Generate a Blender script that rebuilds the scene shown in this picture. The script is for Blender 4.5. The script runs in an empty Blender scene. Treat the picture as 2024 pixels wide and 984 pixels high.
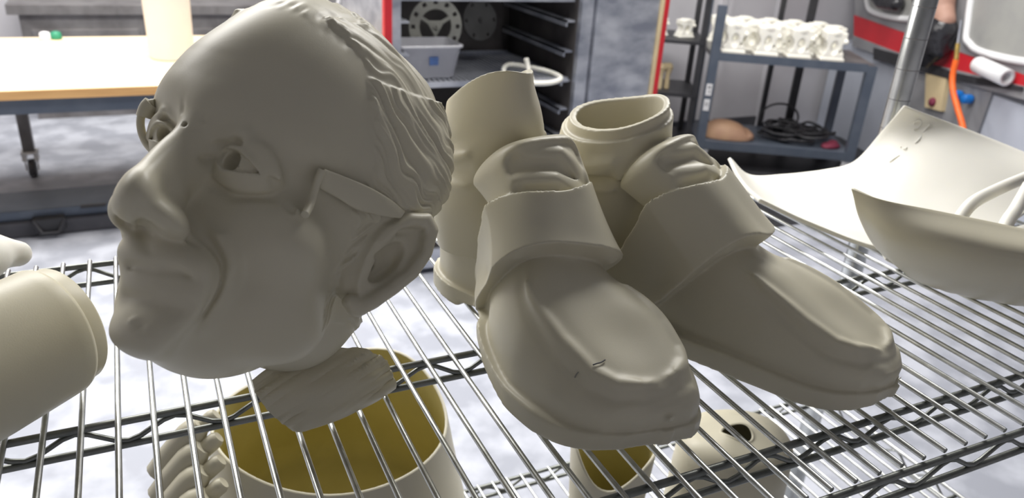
import bpy, bmesh, math, random
import numpy as np
from mathutils import Vector, Matrix
random.seed(4)
C = bpy.context.scene.collection
# ---------------------------------------------------------------- camera
FPX, CX, CY = 1529.0, 1012.0, 492.0
CAMR = np.array([[0.9043646602607938, 0.12465711226144945, -0.40814846028622415],
                 [-0.4221907788284221, 0.4009217219604915, -0.8130293470302807],
                 [0.062285692928869624, 0.9075915255349571, 0.4152085201841357]])
CAMP = np.array([0, 0, 1.6])
cam_d = bpy.data.cameras.new('camera'); cam = bpy.data.objects.new('camera', cam_d); C.objects.link(cam)
M4 = Matrix([list(CAMR[i])+[CAMP[i]] for i in range(3)]+[[0, 0, 0, 1]]); cam.matrix_world = M4
cam_d.sensor_width = 36; cam_d.lens = FPX/2024*36; cam_d.clip_start = 0.02
cam_d.dof.use_dof = True; cam_d.dof.focus_distance = 0.62; cam_d.dof.aperture_fstop = 9
bpy.context.scene.camera = cam
def ray(u, v):
    return CAMR @ np.array([u-CX, -(v-CY), -FPX])
def at_z(u, v, z):                      # the point of the photo's line of sight at height z
    w = ray(u, v); return CAMP + w*((z-CAMP[2])/w[2])
def at_y(u, v, y):
    w = ray(u, v); return CAMP + w*((y-CAMP[1])/w[1])
def at_d(u, v, d):                      # ... at a distance
    w = ray(u, v); return CAMP + w/np.linalg.norm(w)*d
def project(P):
    q = (np.atleast_2d(P)-CAMP) @ CAMR
    return np.stack([CX+FPX*q[:, 0]/-q[:, 2], CY-FPX*q[:, 1]/-q[:, 2]], 1)
# ---------------------------------------------------------------- light
sc = bpy.context.scene
sc.view_settings.view_transform = 'Standard'; sc.view_settings.look = 'None'; sc.view_settings.gamma = 1
sc.view_settings.exposure = -0.1
w = bpy.data.worlds.new('room_air'); sc.world = w; w.use_nodes = True
w.node_tree.nodes['Background'].inputs[0].default_value = (0.80, 0.84, 0.92, 1); w.node_tree.nodes['Background'].inputs[1].default_value = 0.16
def area(name, loc, size, power, rot=(0, 0, 0), col=(1, 0.98, 0.95)):
    d = bpy.data.lights.new(name, 'AREA'); d.shape = 'RECTANGLE'; d.size, d.size_y = size; d.energy = power; d.color = col
    o = bpy.data.objects.new(name, d); C.objects.link(o); o.location = loc; o.rotation_euler = [math.radians(a) for a in rot]
    return o
area('ceiling_light', (-0.5, 3.2, 2.95), (2.4, 0.8), 150)
area('ceiling_light', (-0.1, 4.8, 2.95), (2.4, 0.9), 90)
area('ceiling_light', (1.7, 2.0, 2.95), (1.4, 0.8), 75)
area('ceiling_light', (3.4, 3.2, 2.95), (1.2, 0.6), 60)
# ---------------------------------------------------------------- sculpting in a distance field
class Clay:
    """a block of clay: a distance field in local millimetres, carved with simple forms and meshed"""
    def __init__(s, lo, hi, h):
        s.lo = np.array(lo, np.float32); s.h = h
        s.n = [int((hi[i]-lo[i])/h)+1 for i in range(3)]
        s.ax = [s.lo[i] + h*np.arange(s.n[i], dtype=np.float32) for i in range(3)]
        s.D = np.full(s.n, 50.0, np.float32)
    def box(s, lo, hi):
        sl = []
        for i in range(3):
            a = max(0, int((lo[i]-s.lo[i])/s.h)); b = min(s.n[i], int((hi[i]-s.lo[i])/s.h)+2)
            sl.append(slice(a, max(a+1, b)))
        return tuple(sl), (s.ax[0][sl[0]][:, None, None], s.ax[1][sl[1]][None, :, None], s.ax[2][sl[2]][None, None, :])
    def put(s, fn, lo, hi, k=0.0, mode='add'):
        pad = k + 3
        sl, P = s.box([v-pad for v in lo], [v+pad for v in hi])
        a = s.D[sl]; b = fn(*P).astype(np.float32) + np.zeros_like(a)
        if mode == 'add':
            m = np.minimum(a, b)
            if k > 0: m = m - np.maximum(k-np.abs(a-b), 0)**2/(4*k)
        elif mode == 'cut':
            b = -b; m = np.maximum(a, b)
            if k > 0: m = m + np.maximum(k-np.abs(a-b), 0)**2/(4*k)
        elif mode == 'inter':
            m = np.maximum(a, b)
            if k > 0: m = m + np.maximum(k-np.abs(a-b), 0)**2/(4*k)
        else:                     # 'push': add the field b straight on (bulge < 0, dent > 0)
            m = a + b
        s.D[sl] = m
    def ell(s, c, r, k=0.0, mode='add', rot=None):
        R = np.eye(3) if rot is None else eul(*rot)
        m = max(r)
        def fn(x, y, z):
            x = x-c[0]; y = y-c[1]; z = z-c[2]
            u = R[0,0]*x+R[1,0]*y+R[2,0]*z; v = R[0,1]*x+R[1,1]*y+R[2,1]*z; w = R[0,2]*x+R[1,2]*y+R[2,2]*z
            k0 = np.sqrt((u/r[0])**2+(v/r[1])**2+(w/r[2])**2); k1 = np.sqrt((u/r[0]**2)**2+(v/r[1]**2)**2+(w/r[2]**2)**2)+1e-6
            return k0*(k0-1)/k1
        s.put(fn, [c[i]-m for i in range(3)], [c[i]+m for i in range(3)], k, mode)
    def cap(s, pts, rad, k=0.0, mode='add'):
        """a chain of tapering rods"""
        pts = [np.array(p, float) for p in pts]
        lo = np.min(pts, 0)-max(rad); hi = np.max(pts, 0)+max(rad)
        def fn(x, y, z):
            best = None
            for i in range(len(pts)-1):
                a, b = pts[i], pts[i+1]; ab = b-a; L = ab@ab+1e-9
                t = np.clip(((x-a[0])*ab[0]+(y-a[1])*ab[1]+(z-a[2])*ab[2])/L, 0, 1)
                d = np.sqrt((x-a[0]-t*ab[0])**2+(y-a[1]-t*ab[1])**2+(z-a[2]-t*ab[2])**2)-(rad[i]+(rad[i+1]-rad[i])*t)
                best = d if best is None else np.minimum(best, d)
            return best
        s.put(fn, lo, hi, k, mode)
    def dent(s, pts, rad, depth):
        """press (depth > 0) or raise (depth < 0) a soft line or spot"""
        pts = [np.array(p, float) for p in pts]
        if len(pts) == 1: pts = pts*2
        lo = np.min(pts, 0)-2.6*rad; hi = np.max(pts, 0)+2.6*rad
        def fn(x, y, z):
            best = None
            for i in range(len(pts)-1):
                a, b = pts[i], pts[i+1]; ab = b-a; L = ab@ab+1e-9
                t = np.clip(((x-a[0])*ab[0]+(y-a[1])*ab[1]+(z-a[2])*ab[2])/L, 0, 1)
                d = ((x-a[0]-t*ab[0])**2+(y-a[1]-t*ab[1])**2+(z-a[2]-t*ab[2])**2)
                best = d if best is None else np.minimum(best, d)
            return depth*np.exp(-best/(rad*rad))
        s.put(fn, lo, hi, 0, 'push')
    def mesh(s):
        D = s.D; nx, ny, nz = D.shape
        S = D < 0
        cnt = np.zeros((nx-1, ny-1, nz-1), np.uint8)
        for i in (0, 1):
            for j in (0, 1):
                for k in (0, 1): cnt += S[i:nx-1+i, j:ny-1+j, k:nz-1+k]
        I = np.argwhere((cnt > 0) & (cnt < 8))
        idx = np.full(cnt.shape, -1, np.int32); idx[I[:, 0], I[:, 1], I[:, 2]] = np.arange(len(I))
        acc = np.zeros((len(I), 3)); num = np.zeros(len(I))
        for ax in range(3):
            o1, o2 = [a for a in range(3) if a != ax]
            for u in (0, 1):
                for v in (0, 1):
                    A = I.copy(); A[:, o1] += u; A[:, o2] += v; B = A.copy(); B[:, ax] += 1
                    da = D[A[:, 0], A[:, 1], A[:, 2]]; db = D[B[:, 0], B[:, 1], B[:, 2]]
                    m = (da < 0) != (db < 0)
                    t = np.where(m, da/(da-db+1e-12), 0)
                    p = A.astype(float); p[:, ax] += t
                    acc[m] += p[m]; num[m] += 1
        V = acc/num[:, None]*s.h + s.lo
        F = []
        for ax in range(3):
            o1, o2 = [(1, 2), (2, 0), (0, 1)][ax]
            sa = [slice(0, n) for n in D.shape]; sb = list(sa); sa[ax] = slice(0, D.shape[ax]-1); sb[ax] = slice(1, D.shape[ax])
            Sa, Sb = S[tuple(sa)], S[tuple(sb)]
            E = np.argwhere(Sa != Sb)
            lim = [n-1 for n in D.shape]
            ok = (E[:, o1] > 0) & (E[:, o2] > 0) & (E[:, o1] < lim[o1]) & (E[:, o2] < lim[o2])
            E = E[ok]; ins = Sa[E[:, 0], E[:, 1], E[:, 2]]
            q = []
            for (u, v) in ((-1, -1), (0, -1), (0, 0), (-1, 0)):
                C_ = E.copy(); C_[:, o1] += u; C_[:, o2] += v
                q.append(idx[C_[:, 0], C_[:, 1], C_[:, 2]])
            q = np.stack(q, 1); q[~ins] = q[~ins][:, ::-1]
            F.append(q)
        return V, np.concatenate(F)

def eul(a, b, c):
    a, b, c = [math.radians(v) for v in (a, b, c)]
    X = np.array([[1,0,0],[0,math.cos(a),-math.sin(a)],[0,math.sin(a),math.cos(a)]])
    Y = np.array([[math.cos(b),0,math.sin(b)],[0,1,0],[-math.sin(b),0,math.cos(b)]])
    Z = np.array([[math.cos(c),-math.sin(c),0],[math.sin(c),math.cos(c),0],[0,0,1]])
    return Z@Y@X
def smooth(V, F, it=1, lam=0.5):
    """even the mesh out a little"""
    E = np.concatenate([F[:, [0, 1]], F[:, [1, 2]], F[:, [2, 3]], F[:, [3, 0]]]); E = np.concatenate([E, E[:, ::-1]])
    n = np.bincount(E[:, 0], minlength=len(V)).astype(float); n[n == 0] = 1
    for _ in range(it):
        A = np.stack([np.bincount(E[:, 0], V[E[:, 1], i], len(V)) for i in range(3)], 1)/n[:, None]
        V = V + lam*(A-V)
    return V
def normals(V, F):
    n = np.cross(V[F[:, 2]]-V[F[:, 0]], V[F[:, 3]]-V[F[:, 1]])
    N = np.zeros_like(V)
    for j in range(4):
        for i in range(3): N[:, i] += np.bincount(F[:, j], n[:, i], len(V))
    return N/(np.linalg.norm(N, axis=1, keepdims=True)+1e-12)
def warp(V, src, dst, w=45.0, soft=0.02):
    """pull the landmarks src to dst, everything else following smoothly"""
    src = np.array(src, float); dst = np.array(dst, float)
    ph = lambda d: np.exp(-(d/w)**2)
    K = ph(np.linalg.norm(src[:, None]-src[None], axis=2)) + soft*np.eye(len(src))
    W = np.linalg.solve(K, dst-src)
    out = V.copy()
    for i in range(len(src)):
        out += ph(np.linalg.norm(V-src[i], axis=1))[:, None]*W[i]
    return out
def vnoise(u, v, seed=0):
    """smooth value noise of two coordinates, -1..1"""
    rs = np.random.RandomState(seed); T = rs.rand(256, 256)*2-1
    iu = np.floor(u).astype(int); iv = np.floor(v).astype(int); fu = u-iu; fv = v-iv
    fu = fu*fu*(3-2*fu); fv = fv*fv*(3-2*fv)
    g = lambda a, b: T[a % 256, b % 256]
    return (g(iu, iv)*(1-fu)+g(iu+1, iv)*fu)*(1-fv)+(g(iu, iv+1)*(1-fu)+g(iu+1, iv+1)*fu)*fv
def sstep(a, b, x):
    t = np.clip((x-a)/(b-a), 0, 1); return t*t*(3-2*t)
# ---------------------------------------------------------------- the big head (x = its left, y = forwards, z = up; mm at life size)
def head_clay(h=1.25):
    c = Clay((-112, -125, -150), (112, 150, 142), h)
    c.ell((0, -14, 38), (77, 98, 92))
    c.ell((0, 14, 50), (71, 79, 77), 6)
    c.ell((0, 22, -35), (62, 62, 80), 26)
    c.ell((0, 38, -82), (55, 50, 34), 22)
    c.ell((0, 74, -100), (26, 24, 21), 18)              # chin
    c.ell((0, 78, -68), (33, 24, 26), 18)               # muzzle
    c.ell((0, -45, -45), (58, 52, 60), 25)              # nape
    for s in (1, -1):
        c.ell((s*43, 52, -36), (25, 26, 24), 16)        # cheekbone
        c.ell((s*50, 25, -70), (18, 34, 26), 18)        # jaw
        c.ell((s*26, 66, 24), (34, 17, 18), 20, rot=(0, s*8, s*-22))   # brow
    # nose
    c.cap([(0, 72, 44), (0, 80, 14), (0, 95, -6), (0, 118, -34)], [8, 9, 11.5, 14], 13)
    for s in (1, -1): c.cap([(s*5, 84, -8), (s*8, 96, -24), (s*13, 100, -42)], [7, 10, 10], 10)
    c.ell((0, 118, -40), (17, 17, 15), 8)
    for s in (1, -1):
        c.ell((s*16, 105, -46), (11, 15, 11.5), 7)
    for s in (1, -1):
        c.ell((s*34, 101, -2), (18, 16, 12), 9, 'cut', rot=(0, s*10, s*-16))      # eye sockets
        c.ell((s*32, 71, -1), (15.5, 15, 14.5), 2.5)                              # eyeball
        # upper lid and lower lid, two shells round the eyeball
        def lid(up, s=s):
            def fn(x, y, z):
                d = np.sqrt((x-s*32)**2+(y-71)**2+(z+1)**2)-18.0
                u = x*s-32
                if up: return np.maximum(d, -(z-(4.8-0.030*u*u-0.14*u)))
                return np.maximum(d, z-(-6.5+0.022*u*u-0.14*u))
            return fn
        c.put(lid(True), (s*32-20, 50, -22), (s*32+20, 92, 22), 1.4)
        c.put(lid(False), (s*32-20, 50, -22), (s*32+20, 92, 22), 1.4)
        c.cap([(s*31, 80.5, -1.2), (s*31, 99, -1.2)], [5.2, 6.4], 0.6, 'cut')       # drilled pupil
        c.dent([(s*14, 84, -3), (s*12, 86, -4)], 3, 2.0)                          # tear corner
        # hanging fold over the outer corner, crease above the lid
        c.dent([(s*20, 84, 13), (s*32, 86, 14), (s*45, 80, 8), (s*54, 74, -4), (s*60, 66, -17)], 3.8, -3.8)
        c.dent([(s*28, 86, 11), (s*40, 82, 6), (s*50, 74, -5), (s*57, 66, -18)], 2.4, 2.2)
        c.dent([(s*17, 85, 7), (s*30, 84, 10), (s*42, 80, 5)], 2.2, 1.4)
        c.dent([(s*20, 80, -15), (s*33, 79, -19), (s*46, 71, -15)], 3.0, 1.5)     # bag under the eye
        c.dent([(s*20, 82, -10), (s*33, 82, -13), (s*46, 73, -10)], 2.6, -1.2)
        c.dent([(s*60, 62, -6), (s*66, 52, -12)], 2.4, 0.8)
        # nose wing groove, nostril
        c.ell((s*8.5, 112, -55.5), (5.2, 9, 6), 2.5, 'cut')
        c.dent([(s*21, 96, -37), (s*25.5, 95, -46), (s*22, 94, -55)], 3.2, 2.4)
        # fold from nose to mouth, jowl line
        c.dent([(s*26, 88, -46), (s*33, 82, -60), (s*37, 76, -75), (s*36, 72, -88)], 3.6, 2.8)
        c.dent([(s*33, 84, -46), (s*40, 78, -60)]+([(s*43, 70, -78), (s*41, 66, -92)] if s < 0 else []), 5.5, -3.2 if s < 0 else -1.5)
        c.dent([(s*28, 84, -78), (s*31, 78, -88)], 3.5, 2.4)
        c.dent([(s*40, 70, -28)], 13, -2.5)
        c.dent([(s*48, 48, -62)], 15, 2.2)              # hollow of the cheek
        c.dent([(s*72, 30, 14)], 22, 2.0)               # temple
    c.ell((0, 12, -94), (34, 34, 26), 5)            # throat under the chin
    # lips
    c.ell((0, 92, -70), (27, 13, 9), 9)
    c.ell((0, 89, -84), (22, 12, 8), 9)
    c.dent([(-27, 86, -79), (-12, 103, -76), (0, 106, -76.5), (12, 103, -76), (27, 86, -79)], 2.2, 1.9)
    c.dent([(0, 104, -58), (0, 106, -66)], 3.5, 1.2)    # philtrum
    c.dent([(-8, 100, -62)], 5, -1.6); c.dent([(8, 100, -62)], 5, -1.6)
    c.dent([(-16, 94, -93), (0, 98, -93), (16, 94, -93)], 6, 1.6)
    c.ell((0, 80, -106), (22, 18, 16), 10)
    c.dent([(0, 98, -106)], 3, 1.2); c.dent([(6, 99, -104)], 1.7, -2.0)
    # brow furrows and the bore for the missing spectacles
    for s in (1, -1): c.dent([(s*8, 92, 18), (s*11, 89, 30), (s*10, 86, 42)], 2.6, 1.0)
    c.cap([(0, 80, 9), (0, 110, 13)], [1.7, 1.7], 0.5, 'cut')
    for z in (42, 56): c.dent([(-34, 82, z+3), (0, 92, z), (34, 82, z+3)], 3, 0.25)
    # ears
    for s in (1, -1):
        o = np.array([s*73, 4, -13]); e1 = np.array([s*0.50, -0.866, 0.0]); e2 = np.array([0, -0.22, 0.975]); e2 = e2-e1*(e1@e2); e2 /= np.linalg.norm(e2)
        n = np.cross(e1, e2)*s; n = n if n[1] > 0 else -n
        q = lambda a, b, d=0.0: tuple(o+e1*a+e2*b+n*d)
        def plate(x, y, z, o=o, e1=e1, e2=e2, n=n):
            a = (x-o[0])*e1[0]+(y-o[1])*e1[1]+(z-o[2])*e1[2]-17; b = (x-o[0])*e2[0]+(y-o[1])*e2[1]+(z-o[2])*e2[2]-1; d = (x-o[0])*n[0]+(y-o[1])*n[1]+(z-o[2])*n[2]
            k = np.sqrt((a/(19-0.12*np.minimum(0, -b)))**2*1.0+(b/34)**2+1e-9)
            return np.maximum((k-1)*18, np.abs(d+2-0.010*(a*a))-3.2)
        c.put(plate, (min(o[0], o[0]+s*45), -50, -60), (max(o[0], o[0]+s*45), 20, 40), 4)
        c.ell(q(10, -2, -11), (11, 22, 30), 8)
        c.cap([q(5, -3, 1), q(1, 9, 2), q(3, 22, 2.5), q(11, 32, 3), q(22, 32, 4), q(32, 22, 5), q(36, 6, 5), q(33, -9, 4.5), q(26, -21, 3), q(17, -30, 2), q(9, -35, 1), q(2, -33, 0)], [3.5, 5.0, 5.6, 6.0, 6.0, 5.8, 5.4, 5.2, 5, 5.6, 6, 5], 2.5)
        c.ell(q(14, -3, 2), (9, 12, 16), 2.5, 'cut')
        c.cap([q(5, -6, 0), q(8, -8, -9)], [7, 6], 2, 'cut')
        c.cap([q(10, 22, 5), q(22, 22, 6), q(28, 8, 6), q(25, -8, 6)], [3.4, 3.2, 3.2, 2.6], 2.5, 'cut')
        c.cap([q(2, -6, 2), q(3, -14, 2)], [4, 3.6], 3)                           # tragus
        c.dent([q(0, -36, 0), q(-6, -46, -4)], 3.5, 2.0)
    return c
# ---------------------------------------------------------------- loafer with a hollow ankle (y = heel to toe, z = up, x = sideways; mm)
def shoe_clay(right=False, h=1.4):
    c = Clay((-76, -14, -4), (76, 362, 272), h)
    def tab(ys, vs, sg=7.0):
        g = np.arange(-40, 400.5, 1.0); v = np.interp(g, ys, vs); k = np.exp(-(np.arange(-20, 21)/sg)**2); k /= k.sum()
        v2 = np.convolve(np.pad(v, 20, mode='edge'), k, 'valid'); m = sstep(ys[-1]-2, ys[-1]-26, g)*sstep(ys[0]+2, ys[0]+22, g); v2 = v+(v2-v)*m
        return lambda y: np.interp(y, g, v2)
    wS = tab([-2, 6, 25, 60, 110, 160, 210, 255, 290, 315, 332, 343, 349], [4, 24, 37, 42, 44, 50, 58, 64, 64, 58, 46, 28, 2])
    wB = tab([0, 8, 28, 60, 110, 160, 210, 255, 290, 315, 332, 342, 346], [2, 22, 33, 38, 40, 44, 53, 60, 60, 54, 43, 24, 2])
    H = tab([0, 8, 30, 70, 110, 135, 160, 190, 225, 260, 290, 315, 332, 341, 346], [70, 108, 130, 138, 145, 150, 150, 134, 108, 86, 73, 65, 57, 38, 16])
    HF = tab([60, 100, 135, 160, 190, 225, 260, 290], [236, 207, 182, 163, 140, 112, 89, 76]); WF = tab([60, 120, 160, 210, 255], [51, 52, 53, 56, 61])
    N = tab([0, 120, 200, 245, 290, 330], [2.6, 2.3, 2.2, 2.8, 3.8, 4.0])
    # upper
    def upper(off=0.0, dn=0.0):
        def fn(x, y, z):
            yy = np.clip(y, -2, 348); w = wB(yy)+off; h_ = H(yy)+off; n = N(yy)+dn
            f = (np.abs(x/w)**n+np.abs(np.maximum(z, 0)/h_)**n)**(1/n)-1
            return np.maximum(f*np.minimum(w, h_)*0.72, np.maximum(y-(346+off), -y-off))
        return fn
    c.put(upper(), (-70, -4, 0), (70, 350, 185))
    # pinch below the ankle so the heel cup reads
    for s in (1, -1):
        c.dent([(s*46, 60, 78), (s*48, 100, 60)], 26, 5)
        c.dent([(s*50, 165, 18)], 20, 4)
    # ankle column
    top = (lambda y, x=0: 248-0.0040*(np.maximum(136-y, 0))**2-0.04*(136-y)) if not right else (lambda y, x=0: 214-(130-y)*0.10-0.22*x)
    def column(gr, rx=36.0, ry=50.0):
        def fn(x, y, z):
            cy = 74+0.055*(z-120) + (4 if right else 0); t = np.clip((z-110)/130, 0, 1)
            k = np.sqrt((x/(rx+8-9*t+gr))**2+((y-cy+4*t)/(ry+8-8*t+gr))**2)
            return (k-1)*(rx+gr)
        return fn
    c.put(lambda x, y, z: np.maximum(column(0)(x, y, z), np.maximum(z-top(y, x), 60-z)), (-50, 0, 60), (50, 150, 268), 3)
    if right:      # stepped rim of the right ankle
        c.put(lambda x, y, z: np.maximum(column(4.5)(x, y, z), np.maximum(z-(top(y, x)-11), 148-z)), (-50, 0, 135), (55, 150, 225), 2)
    # sock wrinkles
    for s in (1, -1):
        c.dent([(s*20, 30, 150), (s*40, 60, 142), (s*41, 100, 150)], 6, 4.5)
        c.dent([(s*20, 30, 161), (s*40, 60, 154), (s*40, 100, 166)], 5.5, -3.6)
        c.dent([(s*24, 34, 138), (s*41, 60, 131), (s*40, 112, 138)], 4, -2.2)
        c.dent([(s*39, 80, 178), (s*39, 105, 186)], 8, 2.2)
    # tongue: a padded flap standing in front of the ankle
    def flapsurf(x, y, z):
        f = (np.abs(x/WF(y))**2.6+np.abs(np.maximum(z, 0)/HF(y))**2.6)**(1/2.6)-1
        return f*52
    def tongue(x, y, z):
        s_ = -(y-165)*0.62+(z-162)*0.78
        d = np.abs(flapsurf(x, y, z)-2.2)-3.8
        p = np.maximum(np.abs(x)-24, 0); q = np.maximum(s_-(18-0.003*x*x), 0)
        e = np.maximum(np.sqrt(p*p+q*q)-17, -s_-40)
        return np.maximum(d, e)+np.maximum(1.2-np.abs(d-e)/4, 0)**2*1.2
    c.put(tongue, (-62, 60, 80), (62, 240, 215), 1.2)
    def rim(x, y, z):                               # padded edge of the tongue
        s_ = -(y-165)*0.62+(z-162)*0.78
        p = np.maximum(np.abs(x)-24, 0); q = np.maximum(s_-(18-0.003*x*x), 0)
        return np.maximum(np.sqrt((np.sqrt(p*p+q*q)-14.5)**2+(flapsurf(x, y, z)-3.6)**2)-4.6, -s_-36)
    c.put(rim, (-62, 60, 80), (62, 240, 215), 2)
    for a in (((-32, 166, 156), (-8, 160, 184), (24, 152, 184)), ((-28, 181, 138), (4, 178, 168), (30, 167, 164))):
        c.dent([(p[0]*(1 if not right else 1), p[1], p[2]) for p in a], 6, -2.6)
    for a in (((-31, 174, 147), (-3, 169, 177), (28, 160, 174)), ((-30, 188, 132), (0, 188, 162), (26, 178, 160))):
        c.dent(a, 4, 3.0)
    # saddle strap
    def strap(x, y, z):
        u1 = (y-183)*0.85+(z-147)*(-0.52); u2 = (y-219)*0.82+(z-114)*(-0.57)
        e = 0.0009*x*x
        return np.maximum(np.maximum(flapsurf(x, y, z)-9.5, upper(9.0, 1.6)(x, y, np.minimum(z, 60))), np.maximum(-(u1+e*9), u2+e*2))
    c.put(strap, (-76, 90, 14), (76, 275, 175), 1.0)
    for s in (1, -1): c.dent([(s*36, 186, 110), (s*50, 165, 70)], 10, 1.6)
    c.dent([(-10, 190, 145), (20, 205, 128)], 9, 1.5); c.dent([(0, 215, 116), (26, 205, 122)], 8, -1.2)
    # apron: seam round the toe
    ring = [(-44, 215, 100), (-50, 250, 76), (-53, 285, 60), (-50, 310, 52), (-40, 327, 52), (-20, 334, 55), (0, 336, 56), (20, 334, 55), (40, 327, 52), (50, 310, 52), (53, 285, 60), (50, 250, 76), (44, 215, 100)]
    ins = [(x*0.86, y-(7 if abs(x) < 41 else 3), z+9) for x, y, z in ring]
    c.dent(ins, 5.0, -2.5)
    c.dent([(x*1.0, y, z-3) for x, y, z in ring], 4.0, 1.7)
    c.dent([(0, 290, 72)], 28, 1.6)
    c.dent([(-54, 300, 34), (-40, 336, 34), (0, 346, 34), (40, 336, 34), (54, 300, 34)], 10, -1.8)
    # welt, sole and heel block
    def sole(x, y, z):
        yy = np.clip(y, -2, 349); w = wS(yy)+2.5
        return np.maximum(np.maximum((np.abs(x)-w)*0.8, np.abs(z-9)-9.5), np.maximum(y-351, -4-y))
    c.put(sole, (-70, -6, 0), (70, 353, 19), 1.5)
    c.dent([(-68, 200, 20), (-68, 290, 20), (-50, 335, 20), (0, 352, 20), (50, 335, 20), (68, 290, 20), (68, 200, 20)], 3.0, 1.2)
    c.put(lambda x, y, z: np.maximum(np.maximum(np.abs(z)-11+0.0016*(y-135)**2*0.9, np.abs(y-135)-62), -50+0*x), (-76, 70, -4), (76, 200, 12), 2, 'cut')
    for s in (1, -1): c.dent([(s*50, 110, 14), (s*52, 160, 12)], 12, 4)
    # hollow
    hole = (lambda x, y, z: np.maximum(column(-6.5)(x, y, z), 120-z))
    c.put(hole, (-50, 0, 120), (50, 155, 270), 1.5, 'cut')
    c.put(lambda x, y, z: np.maximum(np.abs(z)-0, -60)*0+(-z+0.2), (-76, -14, -4), (76, 362, 3), 0, 'inter')
    return c
def shoe_world(V, heel, toe):
    d = np.array([toe[0]-heel[0], toe[1]-heel[1], 0.0]); L = np.linalg.norm(d); d /= L; r = np.array([-d[1]*-1, -d[0], 0])
    r = np.array([d[1], -d[0], 0.0])
    k = L/349.0
    return np.array([heel[0], heel[1], SZ+0.0015])+V[:, :1]*k*r+V[:, 1:2]*k*d+V[:, 2:3]*k*np.array([0, 0, 1.0])
# ---------------------------------------------------------------- helpers
def mat(name, col, rough=0.5, metal=0.0, bump=None, var=None, sss=0.0, spec=0.5, emit=None, alpha=None):
    m = bpy.data.materials.new(name); m.use_nodes = True; nt = m.node_tree; b = nt.nodes['Principled BSDF']
    b.inputs['Base Color'].default_value = (*col, 1); b.inputs['Roughness'].default_value = rough; b.inputs['Metallic'].default_value = metal
    b.inputs['Specular IOR Level'].default_value = spec
    if sss: b.inputs['Subsurface Weight'].default_value = sss; b.inputs['Subsurface Scale'].default_value = 0.012; b.inputs['Subsurface Radius'].default_value = (1, 0.85, 0.45)
    if emit: b.inputs['Emission Color'].default_value = (*emit[0], 1); b.inputs['Emission Strength'].default_value = emit[1]
    if alpha is not None: b.inputs['Transmission Weight'].default_value = alpha
    tc = nt.nodes.new('ShaderNodeTexCoord')
    if var:                         # (scale, second colour, low, high, stretch)
        n = nt.nodes.new('ShaderNodeTexNoise'); n.inputs['Scale'].default_value = var[0]; n.inputs['Detail'].default_value = 6
        mp = nt.nodes.new('ShaderNodeMapping'); mp.inputs['Scale'].default_value = var[4] if len(var) > 4 else (1, 1, 1)
        nt.links.new(tc.outputs['Object'], mp.inputs[0]); nt.links.new(mp.outputs[0], n.inputs['Vector'])
        r = nt.nodes.new('ShaderNodeValToRGB'); r.color_ramp.elements[0].position = var[2]; r.color_ramp.elements[1].position = var[3]
        r.color_ramp.elements[0].color = (*col, 1); r.color_ramp.elements[1].color = (*var[1], 1)
        nt.links.new(n.outputs['Fac'], r.inputs[0]); nt.links.new(r.outputs[0], b.inputs['Base Color'])
    if bump:                        # (scale, strength, distance)
        n = nt.nodes.new('ShaderNodeTexNoise'); n.inputs['Scale'].default_value = bump[0]; n.inputs['Detail'].default_value = 3
        bp = nt.nodes.new('ShaderNodeBump'); bp.inputs['Strength'].default_value = bump[1]; bp.inputs['Distance'].default_value = bump[2]
        nt.links.new(tc.outputs['Object'], n.inputs['Vector']); nt.links.new(n.outputs['Fac'], bp.inputs['Height']); nt.links.new(bp.outputs[0], b.inputs['Normal'])
    return m
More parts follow.
